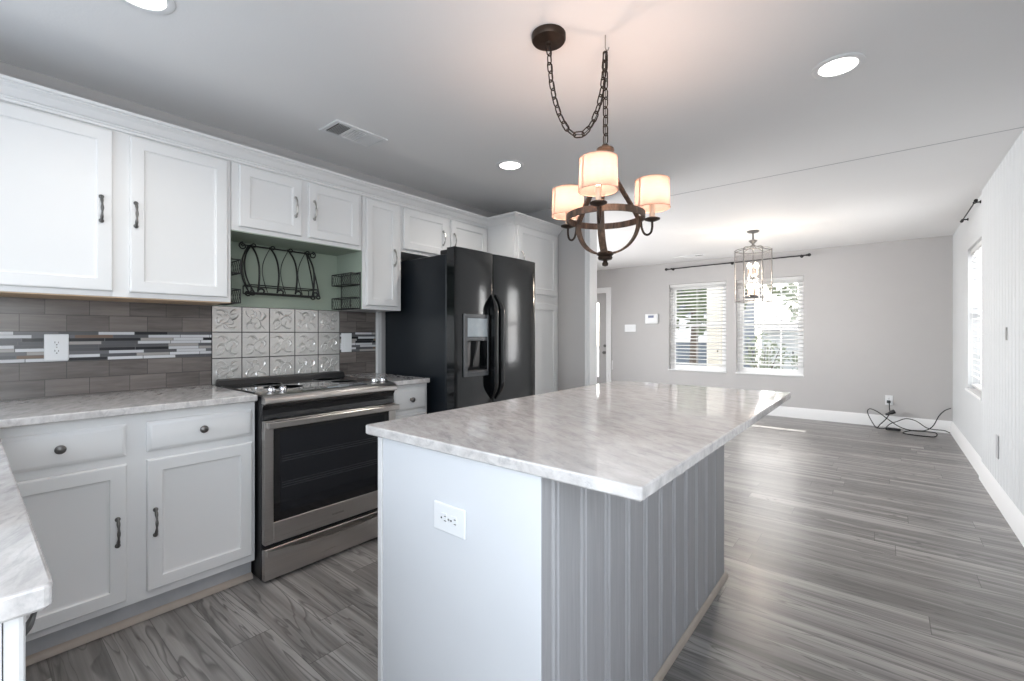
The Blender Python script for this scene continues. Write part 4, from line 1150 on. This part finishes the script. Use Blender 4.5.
# ================================================================== OUTSIDE
S('ground', MB().box(-30, 40, YF+.16, 50, -.45, -.35).box(WR+.16, 40, -20, YF+.15, -.45, -.35), 'ground')
r = thing('neighbour_house', (-5.2, 19, -.35), 'blue grey house seen through the left far window', 'house')
m_ = MB(); hx0, hx1, hy0, hy1 = -5.2, -1.35, 17, 22
for k in range(14): m_.prism([(hy0, -.35+k*.22), (hy0-.02, -.35+k*.22), (hy0, -.13+k*.22)], 'x', hx0, hx1)
m_.box(hx0, hx1, hy0+.001, hy1, -.35, 2.75); m_.build('wall', 'siding', r)
MB().prism([(hy0-.4, 2.76), (hy1+.4, 2.76), ((hy0+hy1)/2, 4.4)], 'x', hx0-.3, hx1+.3).build('roof', 'roof', r)
w = MB().box(-3.1, -1.9, hy0-.06, hy0-.025, .9, 1.9, .01).build('window', 'trim', r)
MB().box(-2.4, -2.1, hy0-.07, hy0-.062, 1.45, 1.75).build('pane', 'blackglass', w)
tag(MB().box(.34, .72, 9.15, 9.45, -.35, 2.9, .02).build('porch_post', 'cream'), 'wide cream porch post just outside the left far window', 'post')
def tree(x, y, h, rad, lab, mat, group=None, n=420, trunk=True):
    r = thing('leafy_tree', (x, y, -.35), lab, 'tree', group)
    MB().tube([(x, y, -.35), (x+.05, y, h*.4), (x-.05, y+.05, h*.75)], [.14, .10, .05], 8).build('trunk', 'bark', r)
    b = MB()
    for i in range(n):
        d = Vector((random.gauss(0, 1), random.gauss(0, 1), random.gauss(0, 1))).normalized()*rad*random.random()**.4
        c = Vector((x+d.x, y+d.y, h*.66+d.z*.8)); s = random.uniform(.10, .24)*rad/1.6
        u = Vector((random.gauss(0, 1), random.gauss(0, 1), random.gauss(0, 1))).normalized(); v = u.orthogonal().normalized()
        b.bm.faces.new([b.bm.verts.new(c+u*s), b.bm.verts.new(c+v*s*.5), b.bm.verts.new(c-u*s), b.bm.verts.new(c-v*s*.5)])
    b.build('foliage', mat, r)
    return r
tree(-1.2, 13.2, 3.6, 1.5, 'leafy green tree in front of the blue grey house outside', 'leaf')
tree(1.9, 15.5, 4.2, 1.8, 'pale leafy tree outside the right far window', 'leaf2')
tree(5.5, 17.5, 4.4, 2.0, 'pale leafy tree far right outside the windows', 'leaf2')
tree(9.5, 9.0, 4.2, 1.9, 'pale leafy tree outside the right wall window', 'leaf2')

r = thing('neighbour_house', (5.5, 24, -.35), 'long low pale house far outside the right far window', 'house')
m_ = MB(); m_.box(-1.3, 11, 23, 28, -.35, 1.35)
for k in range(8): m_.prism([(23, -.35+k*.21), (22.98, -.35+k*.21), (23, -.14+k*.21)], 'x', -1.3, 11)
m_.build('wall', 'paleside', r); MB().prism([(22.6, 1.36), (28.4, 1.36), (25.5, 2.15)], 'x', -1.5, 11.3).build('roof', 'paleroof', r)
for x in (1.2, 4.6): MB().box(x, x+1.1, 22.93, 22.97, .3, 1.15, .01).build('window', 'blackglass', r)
def shrub(x, y, h, rad, lab, mat, n=260):
    r = thing('garden_shrub', (x, y, -.35), lab, 'shrub', 'shrubs outside the right far window')
    st = MB()
    for q in range(5):
        a = q*1.257; st.tube([(x, y, -.35), (x+math.cos(a)*rad*.25, y+math.sin(a)*rad*.25, h*.3), (x+math.cos(a)*rad*.5, y+math.sin(a)*rad*.5, h*.7)], [.02, .015, .006], 6)
    st.build('stems', 'bark', r)
    b = MB()
    for i in range(n):
        d = Vector((random.gauss(0, 1), random.gauss(0, 1), random.gauss(0, 1))).normalized()*random.random()**.4
        c = Vector((x+d.x*rad, y+d.y*rad, h*.45-.1+d.z*h*.55)); q = random.uniform(.05, .11)
        u = Vector((random.gauss(0, 1), random.gauss(0, 1), random.gauss(0, 1))).normalized(); v = u.orthogonal().normalized()
        b.bm.faces.new([b.bm.verts.new(c+u*q), b.bm.verts.new(c+v*q*.5), b.bm.verts.new(c-u*q), b.bm.verts.new(c-v*q*.5)])
    b.build('foliage', mat, r)
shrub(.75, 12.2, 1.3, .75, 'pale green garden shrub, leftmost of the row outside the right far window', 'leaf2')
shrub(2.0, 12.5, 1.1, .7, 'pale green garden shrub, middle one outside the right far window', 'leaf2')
shrub(3.2, 12.0, 1.4, .7, 'darker green garden shrub outside the right far window', 'leaf')
